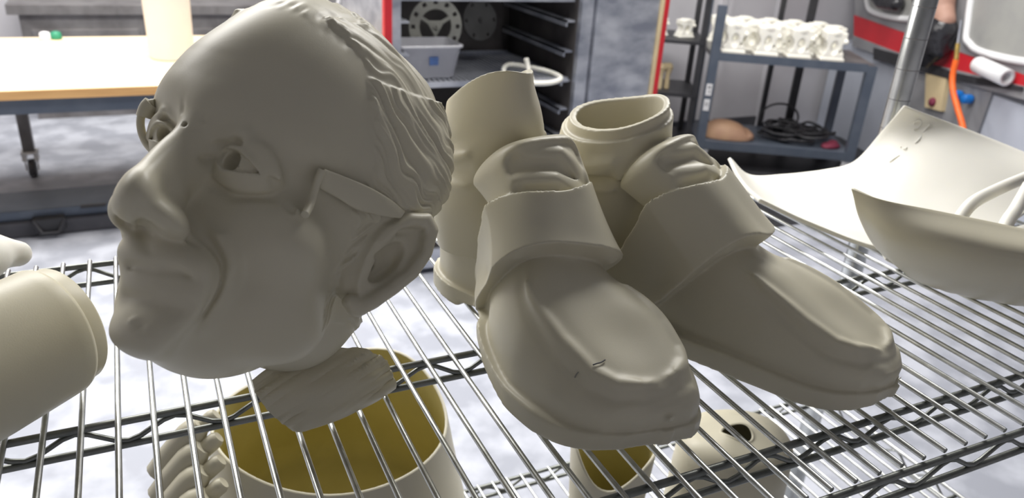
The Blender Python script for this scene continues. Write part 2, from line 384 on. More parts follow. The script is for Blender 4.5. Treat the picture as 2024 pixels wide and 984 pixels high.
M = {
 'print': mat('cream_print_plastic', (0.66, 0.62, 0.475), 0.42, var=(9, (0.62, 0.585, 0.46), 0.35, 0.65), bump=(900, 0.12, 0.0004), sss=0.05, spec=0.35),
 'white_print': mat('white_print_plastic', (0.88, 0.86, 0.78), 0.5, var=(6, (0.85, 0.83, 0.75), 0.4, 0.6), sss=0.1, spec=0.3),
 'bounce_tint_print': mat('bounce_tinted_print_plastic', (0.60, 0.53, 0.24), 0.55, var=(7, (0.52, 0.46, 0.20), 0.4, 0.6), spec=0.25),  # cream plastic, yellow from light bouncing inside the hollows put into the colour
 'wire': mat('chrome_wire', (0.60, 0.61, 0.59), 0.3, 1.0, var=(60, (0.42, 0.43, 0.41), 0.4, 0.7)),
 'truss': mat('dull_truss_rod', (0.26, 0.27, 0.25), 0.42, 0.9, var=(60, (0.18, 0.19, 0.175), 0.4, 0.7)),
 'post': mat('chrome_post', (0.72, 0.74, 0.72), 0.27, 1.0, var=(30, (0.6, 0.62, 0.6), 0.4, 0.7)),
 'floor': mat('pale_dusty_floor', (0.33, 0.345, 0.395), 0.5, var=(5.5, (0.50, 0.52, 0.58), 0.42, 0.62), spec=0.35),
 'wall': mat('grey_painted_wall', (0.60, 0.59, 0.62), 0.7, var=(3, (0.56, 0.55, 0.58), 0.4, 0.6)),
 'ceiling': mat('dim_ceiling_tiles', (0.36, 0.36, 0.36), 0.8, var=(3, (0.33, 0.33, 0.33), 0.4, 0.6)),
 'wall_white': mat('white_painted_wall', (0.75, 0.75, 0.78), 0.7, var=(3, (0.72, 0.72, 0.75), 0.4, 0.6)),
 'wood': mat('maple_bench_top', (0.78, 0.60, 0.38), 0.4, var=(3, (0.84, 0.68, 0.46), 0.35, 0.65, (0.6, 9, 1))),
 'wood_edge': mat('brown_bench_edge', (0.46, 0.26, 0.10), 0.5, var=(4, (0.54, 0.32, 0.13), 0.35, 0.65, (1, 6, 12))),
 'slate': mat('slate_blue_steel', (0.085, 0.105, 0.14), 0.45, 0.2, var=(8, (0.11, 0.13, 0.165), 0.4, 0.65)),
 'black': mat('black_plastic', (0.022, 0.022, 0.025), 0.5, var=(12, (0.035, 0.035, 0.04), 0.4, 0.7)),
 'charcoal': mat('charcoal_plastic', (0.06, 0.06, 0.07), 0.5, var=(12, (0.085, 0.085, 0.095), 0.4, 0.7)),
 'dark_inside': mat('baked_oven_lining', (0.10, 0.09, 0.085), 0.6, 0.3, var=(5, (0.05, 0.045, 0.045), 0.35, 0.65)),
 'steel': mat('brushed_stainless', (0.62, 0.64, 0.69), 0.34, 0.6, var=(6, (0.30, 0.32, 0.38), 0.35, 0.65, (1, 1, 2))),
 'dull_steel': mat('stained_stainless', (0.30, 0.29, 0.29), 0.42, 0.6, var=(7, (0.16, 0.15, 0.15), 0.35, 0.7, (1, 1, 0.6))),
 'red': mat('red_enamel', (0.55, 0.02, 0.03), 0.4, var=(6, (0.48, 0.02, 0.03), 0.4, 0.6)),
 'white': mat('white_plastic', (0.82, 0.82, 0.83), 0.4, var=(6, (0.78, 0.78, 0.79), 0.4, 0.6)),
 'pinkish': mat('milky_bucket_plastic', (0.84, 0.82, 0.84), 0.4, var=(6, (0.81, 0.79, 0.82), 0.4, 0.6)),
 'clear': mat('cloudy_tub_plastic', (0.62, 0.62, 0.66), 0.25, var=(6, (0.56, 0.56, 0.6), 0.4, 0.6), alpha=0.35),
 'label_blue': mat('blue_label', (0.06, 0.12, 0.30), 0.5, var=(30, (0.04, 0.08, 0.2), 0.4, 0.6)),
 'grey_print': mat('grey_print', (0.28, 0.28, 0.25), 0.6, var=(8, (0.24, 0.24, 0.22), 0.4, 0.6)),
 'dark_print': mat('dark_grey_disc', (0.05, 0.05, 0.05), 0.6, var=(8, (0.035, 0.035, 0.035), 0.4, 0.6)),
 'grey_panel': mat('grey_enamel', (0.26, 0.26, 0.27), 0.5, var=(5, (0.23, 0.23, 0.245), 0.4, 0.6)),
 'pale_panel': mat('pale_blue_grey_enamel', (0.48, 0.51, 0.58), 0.5, var=(5, (0.45, 0.48, 0.55), 0.4, 0.6)),
 'window_grey': mat('grey_machine_window', (0.34, 0.34, 0.32), 0.3, var=(5, (0.30, 0.30, 0.29), 0.4, 0.6)),
 'blue': mat('blue_knob', (0.01, 0.20, 0.65), 0.4, var=(20, (0.01, 0.17, 0.58), 0.4, 0.6)),
 'orange': mat('orange_hose', (0.95, 0.16, 0.02), 0.4, var=(40, (0.9, 0.14, 0.02), 0.4, 0.6)),
 'brass': mat('brass_fitting', (0.55, 0.38, 0.12), 0.3, 0.8, var=(40, (0.45, 0.32, 0.1), 0.4, 0.6)),
 'skin_pad': mat('tan_rubber_glove', (0.42, 0.25, 0.19), 0.6, var=(9, (0.36, 0.20, 0.15), 0.4, 0.65), bump=(60, 0.3, 0.002)),
 'tan_pad': mat('tan_cushion', (0.46, 0.28, 0.17), 0.6, var=(9, (0.40, 0.23, 0.15), 0.4, 0.65)),
 'tan_print': mat('tan_print', (0.62, 0.50, 0.30), 0.55, var=(9, (0.56, 0.45, 0.27), 0.4, 0.65)),
 'film': mat('black_film', (0.02, 0.02, 0.023), 0.22, var=(9, (0.03, 0.03, 0.035), 0.4, 0.65), bump=(30, 0.8, 0.01)),
 'sticker': mat('white_sticker', (0.75, 0.75, 0.76), 0.5, var=(9, (0.72, 0.72, 0.73), 0.4, 0.65)),
 'pink': mat('dark_red_cloth', (0.22, 0.03, 0.06), 0.7, var=(9, (0.17, 0.02, 0.05), 0.4, 0.65)),
}
def tag(o, label=None, cat=None, group=None, kind=None):
    if label: o['label'] = label
    if cat: o['category'] = cat
    if group: o['group'] = group
    if kind: o['kind'] = kind
    return o
def empty(name, loc, label, cat, group=None, rz=0.0):
    o = bpy.data.objects.new(name, None); C.objects.link(o); o.location = loc; o.rotation_euler = (0, 0, rz); o.empty_display_size = 0.05
    return tag(o, label, cat, group)
def mesh_obj(name, V, F, m, parent=None, flat=False):
    me = bpy.data.meshes.new(name)
    if isinstance(F, np.ndarray):
        V = np.asarray(V, np.float32); n = len(F)
        me.vertices.add(len(V)); me.vertices.foreach_set('co', V.ravel())
        me.loops.add(n*4); me.loops.foreach_set('vertex_index', F.astype(np.int32).ravel())
        me.polygons.add(n); me.polygons.foreach_set('loop_start', np.arange(n, dtype=np.int32)*4)
        me.update(calc_edges=True); me.validate()
    else:
        me.from_pydata([tuple(v) for v in V], [], F); me.update()
    me.materials.append(m)
    me.polygons.foreach_set('use_smooth', [not flat]*len(me.polygons))
    o = bpy.data.objects.new(name, me); C.objects.link(o)
    if parent is not None: o.parent = parent
    return o
class MB:
    """collects simple forms into one mesh"""
    def __init__(s): s.V = []; s.F = []; s.sm = []
    def add(s, V, F, smooth=False):
        k = len(s.V); s.V += [tuple(v) for v in V]; s.F += [tuple(i+k for i in f) for f in F]; s.sm += [smooth]*len(F); return s
    def box(s, lo, hi, xf=None, bev=0.0):
        bm = bmesh.new(); bmesh.ops.create_cube(bm, size=1)
        for v in bm.verts: v.co = Vector([lo[i]+(v.co[i]+0.5)*(hi[i]-lo[i]) for i in range(3)])
        if bev: bmesh.ops.bevel(bm, geom=bm.edges[:], offset=bev, segments=2, affect='EDGES', profile=0.7)
        V = [v.co.copy() for v in bm.verts]; F = [[v.index for v in f.verts] for f in bm.faces]; bm.free()
        if xf is not None: V = [xf @ v for v in V]
        return s.add(V, F)
    def tube(s, pts, r, n=8, closed=False, cap=True):
        pts = [Vector(p) for p in pts]; rs = r if isinstance(r, (list, tuple)) else [r]*len(pts)
        m = len(pts); V = []; F = []; up = None
        for i in range(m):
            t = (pts[(i+1) % m]-pts[i-1]) if closed else (pts[min(i+1, m-1)]-pts[max(i-1, 0)])
            t = t.normalized() if t.length > 1e-9 else Vector((0, 0, 1))
            if up is None: up = Vector((0, 0, 1)) if abs(t.z) < 0.9 else Vector((1, 0, 0))
            a = t.cross(up).normalized(); b = a.cross(t).normalized(); up = b
            for k in range(n):
                th = 2*math.pi*k/n; V.append(pts[i]+a*(math.cos(th)*rs[i])+b*(math.sin(th)*rs[i]))
        for i in range(m if closed else m-1):
            j = (i+1) % m
            for k in range(n): F.append((i*n+k, i*n+(k+1) % n, j*n+(k+1) % n, j*n+k))
        s.add(V, F, True)
        if cap and not closed: s.add(V[:n], [tuple(range(n))[::-1]]); s.add(V[-n:], [tuple(range(n))])
        return s
    def lathe(s, prof, n=24, xf=None):
        V = []; F = []; m = len(prof)
        for (r, z) in prof:
            for k in range(n):
                th = 2*math.pi*k/n; V.append(Vector((r*math.cos(th), r*math.sin(th), z)))
        for i in range(m-1):
            for k in range(n): F.append((i*n+k, i*n+(k+1) % n, (i+1)*n+(k+1) % n, (i+1)*n+k))
        if xf is not None: V = [xf @ v for v in V]
        return s.add(V, F, True)
    def prism(s, poly, lo, hi, xf=None, axis=2):
        """poly in a plane, extruded from lo to hi along axis"""
        n = len(poly); V = []
        for h in (lo, hi):
            for (a, b) in poly:
                V.append(Vector((a, b, h)) if axis == 2 else Vector((a, h, b)) if axis == 1 else Vector((h, a, b)))
        F = [tuple(range(n))[::-1], tuple(range(n, 2*n))]+[(i, (i+1) % n, n+(i+1) % n, n+i) for i in range(n)]
        if xf is not None: V = [xf @ v for v in V]
        return s.add(V, F)
    def build(s, name, m, parent=None):
        me = bpy.data.meshes.new(name); me.from_pydata(s.V, [], s.F); me.update(); me.materials.append(m)
        me.polygons.foreach_set('use_smooth', s.sm)
        bm = bmesh.new(); bm.from_mesh(me); bmesh.ops.recalc_face_normals(bm, faces=bm.faces[:]); bm.to_mesh(me); bm.free()
        o = bpy.data.objects.new(name, me); C.objects.link(o)
        if parent is not None: o.parent = parent
        return o
def crom(P, n=8, closed=False):
    """smooth curve through points"""
    P = [np.array(p, float) for p in P]; m = len(P); out = []
    for i in range(m if closed else m-1):
        p0 = P[i-1] if (i > 0 or closed) else 2*P[0]-P[1]; p1 = P[i]; p2 = P[(i+1) % m]; p3 = P[(i+2) % m] if (i+2 < m or closed) else 2*P[-1]-P[-2]
        for k in range(n):
            t = k/n; out.append(0.5*((2*p1)+(-p0+p2)*t+(2*p0-5*p1+4*p2-p3)*t*t+(-p0+3*p1-3*p2+p3)*t**3))
    if not closed: out.append(P[-1])
    return out
# ---------------------------------------------------------------- room
def struct(name, mb, m):
    o = mb.build(name, m); o['kind'] = 'structure'; return o
X0, X1, Y0, Y1, ZC = -3.2, 6.6, -2.2, 6.9, 3.0
struct('floor', MB().box((X0, Y0, -0.05), (X1, Y1, 0)), M['floor'])
struct('ceiling', MB().box((X0, Y0, ZC), (X1, Y1, ZC+0.05)), M['ceiling'])
struct('wall_back', MB().box((X0, Y1, 0), (X1, Y1+0.05, ZC)), M['wall'])
struct('wall_left', MB().box((X0-0.05, Y0, 0), (X0, Y1, ZC)), M['wall'])
struct('wall_right', MB().box((X1, Y0, 0), (X1+0.05, Y1, ZC)), M['wall'])
struct('wall_front', MB().box((X0, Y0-0.05, 0), (X1, Y0, ZC)), M['wall'])
struct('wall_partition', MB().box((2.45, 4.76, 0), (X1, 4.9, ZC)), M['wall'])
struct('door_1', MB().box((4.60, 4.735, 0), (5.55, 4.758, 2.1), bev=0.004), M['wall'])
struct('trim_1', MB().box((4.53, 4.728, 0), (4.60, 4.7595, 2.17)).box((5.55, 4.728, 0), (5.62, 4.7595, 2.17)).box((4.53, 4.728, 2.1), (5.62, 4.7595, 2.17)), M['wall'])
struct('trim_2', MB().box((3.98, 4.735, 0.02), (4.01, 4.7595, 2.9)).box((4.05, 4.735, 0.02), (4.08, 4.7595, 2.9)), M['wall'])
struct('baseboard_back', MB().box((2.45, 4.74, 0), (4.53, 4.7595, 0.08)), M['charcoal'])
tag(MB().box((2.75, 2.95, 0.0005), (5.0, 4.70, 0.010), bev=0.003).build('floor_shade_sheet', M['black']), 'black sheet standing in for shade and a dark object on the floor under the steel cart', 'mat')  # added dark sheet: paints the cart's shade together with something black there
# ---------------------------------------------------------------- wire shelves and their post
SZ = 1.21                                # height of the shelf the pieces stand on
WR = 0.0024                              # wire radius
def wire_shelf(z, x0, x1, y0, y1, trusses, label):
    root = empty('wire_shelf', (x0, y0, z), label, 'shelf')
    n = int((x1-x0)/0.0254); L = y1-y0
    wm = MB().tube([(0, 0.002, -WR), (0, L-0.002, -WR)], WR, 8).build('wire', M['wire'], root); wm.location = (0.5*0.0254, 0, 0)
    for i in range(1, n):
        o = wm.copy(); C.objects.link(o); o.parent = root; o.location = ((i+0.5)*0.0254, 0, 0)
    W_ = x1-x0
    for ty in trusses:
        t = ty-y0; mb = MB()
        mb.tube([(0, t, -0.0085), (W_, t, -0.0085)], 0.0032, 8)
        mb.tube([(0, t, -0.031), (W_, t, -0.031)], 0.0032, 8)
        P = []; k = 0; x = 0.0
        while x < W_:
            P.append((x, t, -(0.012 if k % 2 else 0.0275))); x += 0.036; k += 1
        mb.tube(crom(P, 4), 0.0022, 6); mb.build('truss', M['truss'], root)
    for x in (0, W_):
        mb = MB(); mb.tube([(x, 0, -0.003), (x, L, -0.003)], 0.0034, 8); mb.tube([(x, 0, -0.031), (x, L, -0.031)], 0.0034, 8)
        P = []; k = 0; y = 0.0
        while y < L:
            P.append((x, y, -(0.006 if k % 2 else 0.0275))); y += 0.036; k += 1
        mb.tube(crom(P, 4), 0.0022, 6); mb.build('end_frame', M['wire'], root)
    return root
wire_shelf(SZ, -0.62, 1.150, 0.298, 0.880, (0.298, 0.358, 0.575, 0.880), 'upper chrome wire shelf that the big head and both loafers stand on')
wire_shelf(0.74, -0.62, 1.150, 0.298, 0.880, (0.298, 0.358, 0.575, 0.880), 'lower chrome wire shelf seen through the upper one, below the loafers')
p = empty('shelf_post', (1.172, 0.900, 0.0), 'upright round chrome shelf post behind the white curved panel', 'post')
mb = MB(); R0 = 0.0185; prof = [(0.002, 0.03), (R0, 0.03)]
prof += [(R0, 2.2), (0.002, 2.2)]
mb.lathe(prof, 28); o = mb.build('tube', M['post'], p)
for k in range(13):                      # numbered grooves round the post, every two inches
    z = 1.02+k*0.0508
    MB().lathe([(R0+0.0001, z-0.0007), (R0+0.0004, z), (R0+0.0001, z+0.0007)], 28).build('groove', M['dull_steel'], p)
MB().lathe([(0.003, 0.0), (0.018, 0.0), (0.02, 0.01), (0.012, 0.02), (0.012, 0.035), (0.003, 0.035)], 16).build('foot', M['post'], p)
for z in (SZ, 0.74):
    MB().lathe([(R0+0.0005, z-0.036), (R0+0.005, z-0.034), (R0+0.003, z+0.004), (R0+0.0005, z+0.006)], 20).build('collar', M['wire'], p)
# ---------------------------------------------------------------- head
HS = 0.00112
HR = np.array([[-0.6831756527976083, -0.5664078511819166, 0.4609264296435074], [0.7302049576893775, -0.5225354394289384, 0.44017886621526105], [-0.008470371318790665, 0.6372902483643066, 0.7705773109490539]])
HT = np.array([0.07489630, 0.48886523, -0.19414970])*1.12 + CAMP
def hw(V): return (np.atleast_2d(V)*HS) @ HR.T + HT
def hl(W): return ((np.atleast_2d(W)-HT) @ HR)/HS
def landmarks(W, pairs, r=5.0):
    """3D landmark pairs from places on the model and where the photo has them, at unchanged depth"""
    px = project(W); dep = -((W-CAMP) @ CAMR)[:, 2]; S, T = [], []
    for (a, b) in pairs:
        d = np.hypot(px[:, 0]-a[0], px[:, 1]-a[1]); near = d < max(r, d.min()+2)
        i = np.where(near)[0][np.argmin(dep[near])]
        S.append(W[i]); u = ray(b[0]+px[i, 0]-a[0], b[1]+px[i, 1]-a[1]); T.append(CAMP+u/FPX*dep[i])
    return S, T
_c = head_clay(1.0); hV, hF = _c.mesh(); hV = smooth(hV, hF, 2)
def outline(W, pts):
    """landmark pairs for the outline: the outermost skin in each direction goes to where the photo has the edge"""
    px = project(W); dep = -((W-CAMP) @ CAMR)[:, 2]; S, T = [], []
    for (u, v, dx, dy) in pts:
        L = math.hypot(dx, dy); dx, dy = dx/L, dy/L; a = (px[:, 0]-u)*dx+(px[:, 1]-v)*dy; b = -(px[:, 0]-u)*dy+(px[:, 1]-v)*dx
        k = np.where((np.abs(b) < 5) & (np.abs(a) < 70))[0]
        if len(k) == 0: continue
        i = k[a[k].argmax()]; S.append(W[i]); T.append(CAMP+ray(px[i, 0]-a[i]*dx, px[i, 1]-a[i]*dy)/FPX*dep[i])
    return S, T
HL1 = [((496,326),(470,319)),((468,321),(437,318)),((550,349),(520,346)),((391,241),(364,243)),((301,281),(317,260)),((256,453),(256,453)),((390,442),(382,440)),
 ((321,487),(337,468)),((312,562),(396,556)),((802,389),(818,430)),((722,594),(700,612)),((778,498),(776,503)),((425,642),(406,622)),((600,420),(600,420)),((600,200),(600,200)),((560,560),(560,555))]
OUT = [(303,200,-1,-.1),(312,168,-1,-.4),(335,135,-.9,-.5),(362,105,-.8,-.6),(400,72,-.7,-.7),(455,32,-.55,-.83),(510,6,-.4,-.9),(575,-12,0,-1),(640,-4,.2,-1),(690,20,.4,-.9),(745,58,.6,-.8),(800,115,.75,-.65),
 (850,172,.85,-.5),(884,230,.95,-.3),(898,300,1,0),(893,370,1,.1),(866,462,1,0),(845,520,1,.4),(795,572,.7,.7),(720,630,.6,.8),(213,415,-1,0),(222,388,-.9,-.4),(222,445,-1,.2),(240,505,-1,0),(243,535,-1,0),(238,575,-1,0),(225,610,-1,0),(215,640,-1,0),(221,672,-1,.3),(247,699,-.7,.7),(290,713,-.2,1),
 (385,748,0,1),(450,746,0,1)]
def hair(V, F):
    """comb grooves into the sides and crown, with a raised hairline"""
    N = normals(V, F); x, y, z = V.T
    hl_ = np.interp(z, [-60, -38, -15, 1, 5, 27, 40, 55, 71, 83, 90, 97, 101, 112], [10, 17, 19, 25, 30, 31, 36, 42, 50, 55, 61, 66, 66, 40])
    hl_ = hl_+2.5*vnoise(z/7, x/9, 2)+1.2*vnoise(z/2.5, x/3, 4)
    m = sstep(0, 5, hl_-y)
    low = np.where(z < 4, np.maximum(sstep(26, 16, hl_-y), sstep(-34, -44, y)), 1.0); m = m*low*sstep(-72, -58, z)
    m = m*np.where((np.abs(x) > 84) | ((y < 12) & (y > -42) & (z < 26) & (np.abs(x) > 66)), 0, 1)
    part = 77+(42-y)*0.25
    lo = m*sstep(1.5, -1.5, z-part); up = m-lo
    s = np.abs(x)*0.25
    wob = 3.0*vnoise(y/14, z/14, 9)
    p = -0.55*y+0.835*z-0.0022*(50-y)**2+wob; t = 0.835*-y-0.55*z
    g1 = 0.9*vnoise(p/2.9, t/44, 11)+0.95*vnoise(p/1.55, t/32, 12)+0.3*np.abs(vnoise(p/6.5, t/70, 13))*2
    p2 = z+0.32*y+0.006*(60-y)**2+s+wob; t2 = -y
    g2 = 0.8*vnoise(p2/3.0, t2/26, 21)+0.45*vnoise(p2/1.7, t2/22, 22)
    side = (z < 8) & (y > -30); gs = 0.9*vnoise(y/2.6+z*0.12, z/22, 31)
    amp = 0.55+0.45*vnoise(y/22, z/22, 8)
    d = lo*(2.6*sstep(30, 0, part-z)*0.6+1.0+1.05*np.where(side, gs, g1)*(0.75+0.5*amp))+up*(0.6+1.6*sstep(0, 14, z-part)+0.8*g2)
    d = d+m*sstep(9, 2, hl_-y)*(0.9*vnoise(z/2.2, y/4, 41))
    rough = sstep(18, 4, np.abs(hl_-y-2))*sstep(78, 92, z)
    d = d+rough*0.7*vnoise(x/3.5, y/6, 51)
    return V+N*(d+0.35*(lo*g1*(~side)+up*g2)+0.5*lo*side*gs)[:, None]
hV = hair(hV, hF)
W = hw(hV)
S, T = landmarks(W, HL1); S2, T2 = outline(W, OUT); W = warp(W, S+S2, T+T2, 0.045, 0.05)
HL2 = [((470,319),(470,319)),((364,243),(364,243)),((317,260),(317,260)),((389,441),(382,442)),((600,420),(600,420)),((600,200),(600,200)),((430,470),(430,470)),((500,250),(500,250)),((396,556),(396,556)),((700,500),(700,500))]
S, T = landmarks(W, HL2); S2, T2 = outline(W, OUT); W = warp(W, S+S2, T+T2, 0.034, 0.10)
head = mesh_obj('head_casting', W, hF, M['print'])
# END WARP
tag(head, 'big cream printed head of an old bald man with a large nose', 'head')
hpx = project(W); hdep = -((W-CAMP) @ CAMR)[:, 2]
def on_head(u, v, off=0.0):
    """the point of the head's skin under a line of sight, lifted off it by off metres"""
    d = np.hypot(hpx[:, 0]-u, hpx[:, 1]-v); k = np.where(d < 5)[0]; k = k if len(k) else np.array([d.argmin()])
    dd = hdep[k].min()-off; return CAMP+ray(u, v)/FPX*dd
# what is left of the spectacles
tp = [(640,333),(690,352),(735,372),(775,396),(802,418)]; bt = [(630,372),(668,392),(705,414),(755,427),(792,432)]
offs = [0.007, 0.0075, 0.007, 0.004, 0.001]
A_ = [np.array(p) for p in crom([on_head(*p, o_) for p, o_ in zip(tp, offs)], 5)]; B_ = [np.array(p) for p in crom([on_head(*p, o_) for p, o_ in zip(bt, offs)], 5)]
V, F = [], []; n_ = len(A_)
for a_, b_ in zip(A_, B_):
    back = (a_-CAMP)/np.linalg.norm(a_-CAMP)*0.004; m_ = (a_+b_)/2-back*0.25
    V += [a_, m_, b_, b_+back, a_+back]
for i in range(n_-1):
    for k in range(5): F.append((i*5+k, i*5+(k+1) % 5, (i+1)*5+(k+1) % 5, (i+1)*5+k))
F += [(4, 3, 2, 1, 0), tuple((n_-1)*5+k for k in range(5))]
o = mesh_obj('temple_arm', V, F, M['print'], head); b = o.modifiers.new('bevel', 'BEVEL'); b.width = 0.0012; b.segments = 2
P = [on_head(637, 335, 0.008), on_head(630, 352, 0.009), on_head(621, 378, 0.009), on_head(613, 405, 0.008), on_head(603, 424, 0.006)]
MB().tube(crom(P, 5), 0.0026, 10).build('hinge_hook', M['print'], head)
dR = -((on_head(322, 262)-CAMP) @ CAMR)[2]+0.012
P = [CAMP+ray(u, v)/FPX*(dR+e) for (u, v, e) in ((306, 203, 0.0), (295, 205, 0.0), (284, 216, 0), (278, 236, 0), (279, 256, 0), (286, 276, 0), (297, 292, -0.002), (312, 305, -0.006))]
MB().tube(crom(P, 6), [0.0030]*4+[0.0026]*100 if False else 0.0027, 10).build('lens_rim', M['print'], head)
P = [CAMP+ray(u, v)/FPX*(dR) for (u, v) in ((300, 204), (291, 214), (285, 232))]
MB().tube(crom(P, 5), 0.0052, 10).build('rim_lug', M['print'], head)
# ---------------------------------------------------------------- shoes
def seat(W, lo=SZ+0.0005):               # keep the sole on the wires after the pull
    W = W.copy(); W[:, 2] = np.where(W[:, 2] < lo, lo, W[:, 2]); return W
_c = shoe_clay(False); sV, sF = _c.mesh(); sV = smooth(sV, sF, 2)
W = shoe_world(sV, (0.300, 0.735), (0.327, 0.372))
S, T = landmarks(W, [((a[0]-15*min(1, max(0, (700-a[1])/400)), a[1]), b) for a, b in [((930,165),(889,215)),((1096,132),(1050,160)),((1011,127),(985,138)),((1103,231),(1080,215)),((910,321),(874,332)),((900,421),(866,440)),
 ((1086,263),(1085,278)),((1136,276),(1130,287)),((991,316),(978,318)),((1186,361),(1167,368)),((1247,466),(1240,503)),((1026,386),(1010,395)),((925,502),(935,500)),
 ((980,666),(955,625)),((995,731),(962,720)),((1066,836),(1035,822)),((1221,922),(1215,892)),((1322,912),(1330,878)),
 ((1372,831),(1385,835)),((1372,706),(1374,710)),((1231,753),(1255,766)),((1171,731),(1180,722)),((1096,600),(1050,568)),((1307,610),(1308,600))]])
W = seat(warp(W, S, T, 0.06, 0.12))
S, T = landmarks(W, [((892,592),(940,603)),((905,560),(938,560)),((926,500),(945,500)),((980,450),(982,450)),((1000,620),(1002,620)),((955,660),(953,660)),((1100,640),(1100,640))])
W = seat(warp(W, S, T, 0.024, 0.03))
shoe_l = mesh_obj('loafer', W, sF, M['print'])
_c = shoe_clay(True); sV, sF = _c.mesh(); sV = smooth(sV, sF, 2)
sV[:, 2] *= 1-0.13*sstep(250, 170, sV[:, 1])
W = shoe_world(sV, (0.386, 0.712), (0.567, 0.360))
S, T = landmarks(W, [((a[0]+16*min(1, max(0, (700-a[1])/450)), a[1]), b) for a, b in [((1225,185),(1240,196)),((1230,246),(1250,252)),((1120,215),(1146,240)),((1349,220),(1342,208)),((1391,276),(1385,279)),((1291,351),(1272,335)),
 ((1451,336),(1432,318)),((1471,349),(1455,354)),((1554,411),(1548,465)),((1366,401),(1350,392)),((1641,525),(1645,545)),((1777,626),(1787,678)),((1711,679),(1705,692)),
 ((1797,721),(1796,745)),((1792,801),(1790,785)),((1691,839),(1690,816)),((1501,786),(1500,766)),((1390,736),(1383,722))]])
W = seat(warp(W, S, T, 0.055, 0.08))
shoe_r = mesh_obj('loafer', W, sF, M['print'])
tag(shoe_l, 'cream printed loafer with a tall slanted plain ankle, nearest the head', 'shoe', 'pair of printed loafers')
tag(shoe_r, 'cream printed loafer with a stepped open ankle rim, further right', 'shoe', 'pair of printed loafers')

def mark_on(W, pts, r, name, m, parent, lift=0.0):
    """a thin raised or scratched line following the skin of a mesh under the given lines of sight"""
    px = project(W); dep = -((W-CAMP) @ CAMR)[:, 2]; P = []
    for (u, v) in pts:
        d = np.hypot(px[:, 0]-u, px[:, 1]-v); k = np.where(d < 6)[0]; k = k if len(k) else np.array([d.argmin()])
        P.append(CAMP+ray(u, v)/FPX*(dep[k].min()-lift))
    return MB().tube(crom(P, 3), r, 5).build(name, m, parent)
sW = np.empty(len(shoe_l.data.vertices)*3); shoe_l.data.vertices.foreach_get('co', sW); sW = sW.reshape(-1, 3)
mark_on(sW, [(1172, 721), (1180, 718), (1188, 716), (1196, 711)], 0.0006, 'scuff', M['charcoal'], shoe_l)
mark_on(sW, [(1136, 746), (1139, 740), (1143, 735)], 0.0005, 'scuff', M['grey_print'], shoe_l)
# ---------------------------------------------------------------- other printed pieces on and under the shelf
def patch(rows, n=7, m=7):
    """smooth sheet through a grid of points"""
    g = [crom(r, n) for r in rows]; g = list(zip(*g)); g = [crom(list(c), m) for c in g]; g = list(zip(*g))
    V = [v for r in g for v in r]; w_ = len(g[0]); F = []
    for i in range(len(g)-1):
        for j in range(w_-1): F.append((i*w_+j, i*w_+j+1, (i+1)*w_+j+1, (i+1)*w_+j))
    return V, F
def sheet(name, V, F, m, thick, parent=None, off=0.0):
    o = mesh_obj(name, V, F, m, parent); s = o.modifiers.new('solid', 'SOLIDIFY'); s.thickness = thick; s.offset = off
    b = o.modifiers.new('bevel', 'BEVEL'); b.width = thick*0.3; b.segments = 2; b.limit_method = 'ANGLE'
    return o
rows = [[(1440,312,.885),(1480,347,.885),(1545,371,.885),(1620,363,.885),(1690,320,.88),(1745,258,.86),(1787,208,.84)],
 [(1455,345,.82),(1500,378,.80),(1570,402,.78),(1660,397,.78),(1750,352,.78),(1838,290,.78),(1905,254,.78)],
 [(1475,372,.76),(1530,408,.74),(1620,436,.70),(1740,440,.68),(1850,410,.68),(1945,338,.70),(2018,300,.72)],
 [(1500,396,.70),(1604,444,.66),(1745,494,.61),(1850,500,.60),(1960,460,.60),(2060,400,.62),(2130,350,.64)]]
P3 = [[at_y(u, v, y) for (u, v, y) in r] for r in rows]
for r in P3:
    for q in r: q[2] = max(q[2], SZ+0.004)
V, F = patch(P3, 8, 8)
V = [np.array(v) for v in V]
for v in V: v[2] = max(v[2], SZ+0.0032)
pn = sheet('curved_panel', V, F, M['white_print'], 0.0055)
tag(pn, 'large white curved printed panel rising to a point at the right end of the shelf', 'panel')
# faint moulded marks near its upper corner
pV = np.array(V)
for pts in ([(1806, 246), (1808, 240), (1815, 237), (1821, 240), (1820, 247), (1812, 254), (1805, 256)], [(1824, 262), (1831, 254), (1838, 246)], [(1836, 246), (1843, 247)],
            [(1808, 284), (1816, 276), (1824, 266)], [(1780, 291), (1786, 285), (1793, 288), (1790, 294), (1782, 294)], [(1785, 304), (1793, 299), (1800, 292)], [(1758, 320), (1768, 313), (1778, 307)]):
    mark_on(pV, pts, 0.0008, 'moulded_mark', M['white_print'], pn, 0.0026)
rows = [[(1683,371,.55),(1750,397,.52),(1850,419,.49),(1960,442,.46),(2070,466,.43)],
 [(1700,425,.54),(1765,462,.50),(1862,484,.46),(1960,502,.43),(2070,520,.40)],
 [(1725,475,.55),(1790,515,.51),(1880,550,.475),(1968,570,.445),(2070,590,.42)],
 [(1752,505,.575),(1815,552,.53),(1895,588,.50),(1975,610,.475),(2070,630,.45)]]
P3 = [[at_y(u, v, y) for (u, v, y) in r] for r in rows]
V, F = patch(P3, 8, 8); V = [np.array(v) for v in V]
for v in V: v[2] = max(v[2], SZ+0.0032)
tr = empty('shell_casting', tuple(at_y(1900, 600, .47)*np.array([1, 1, 0])+np.array([0, 0, SZ])), 'pale printed shell with thin inner ribs, in front of the curved panel', 'casting')
def reparent(o, r):
    o.parent = r; o.matrix_parent_inverse = Matrix.Translation(-Vector(r.location)); return o
reparent(sheet('outer_wall', V, F, M['print'], 0.006), tr)
q = lambda u, v, y: np.array([at_y(u, v, y)[0], at_y(u, v, y)[1], max(at_y(u, v, y)[2], SZ+0.005)])
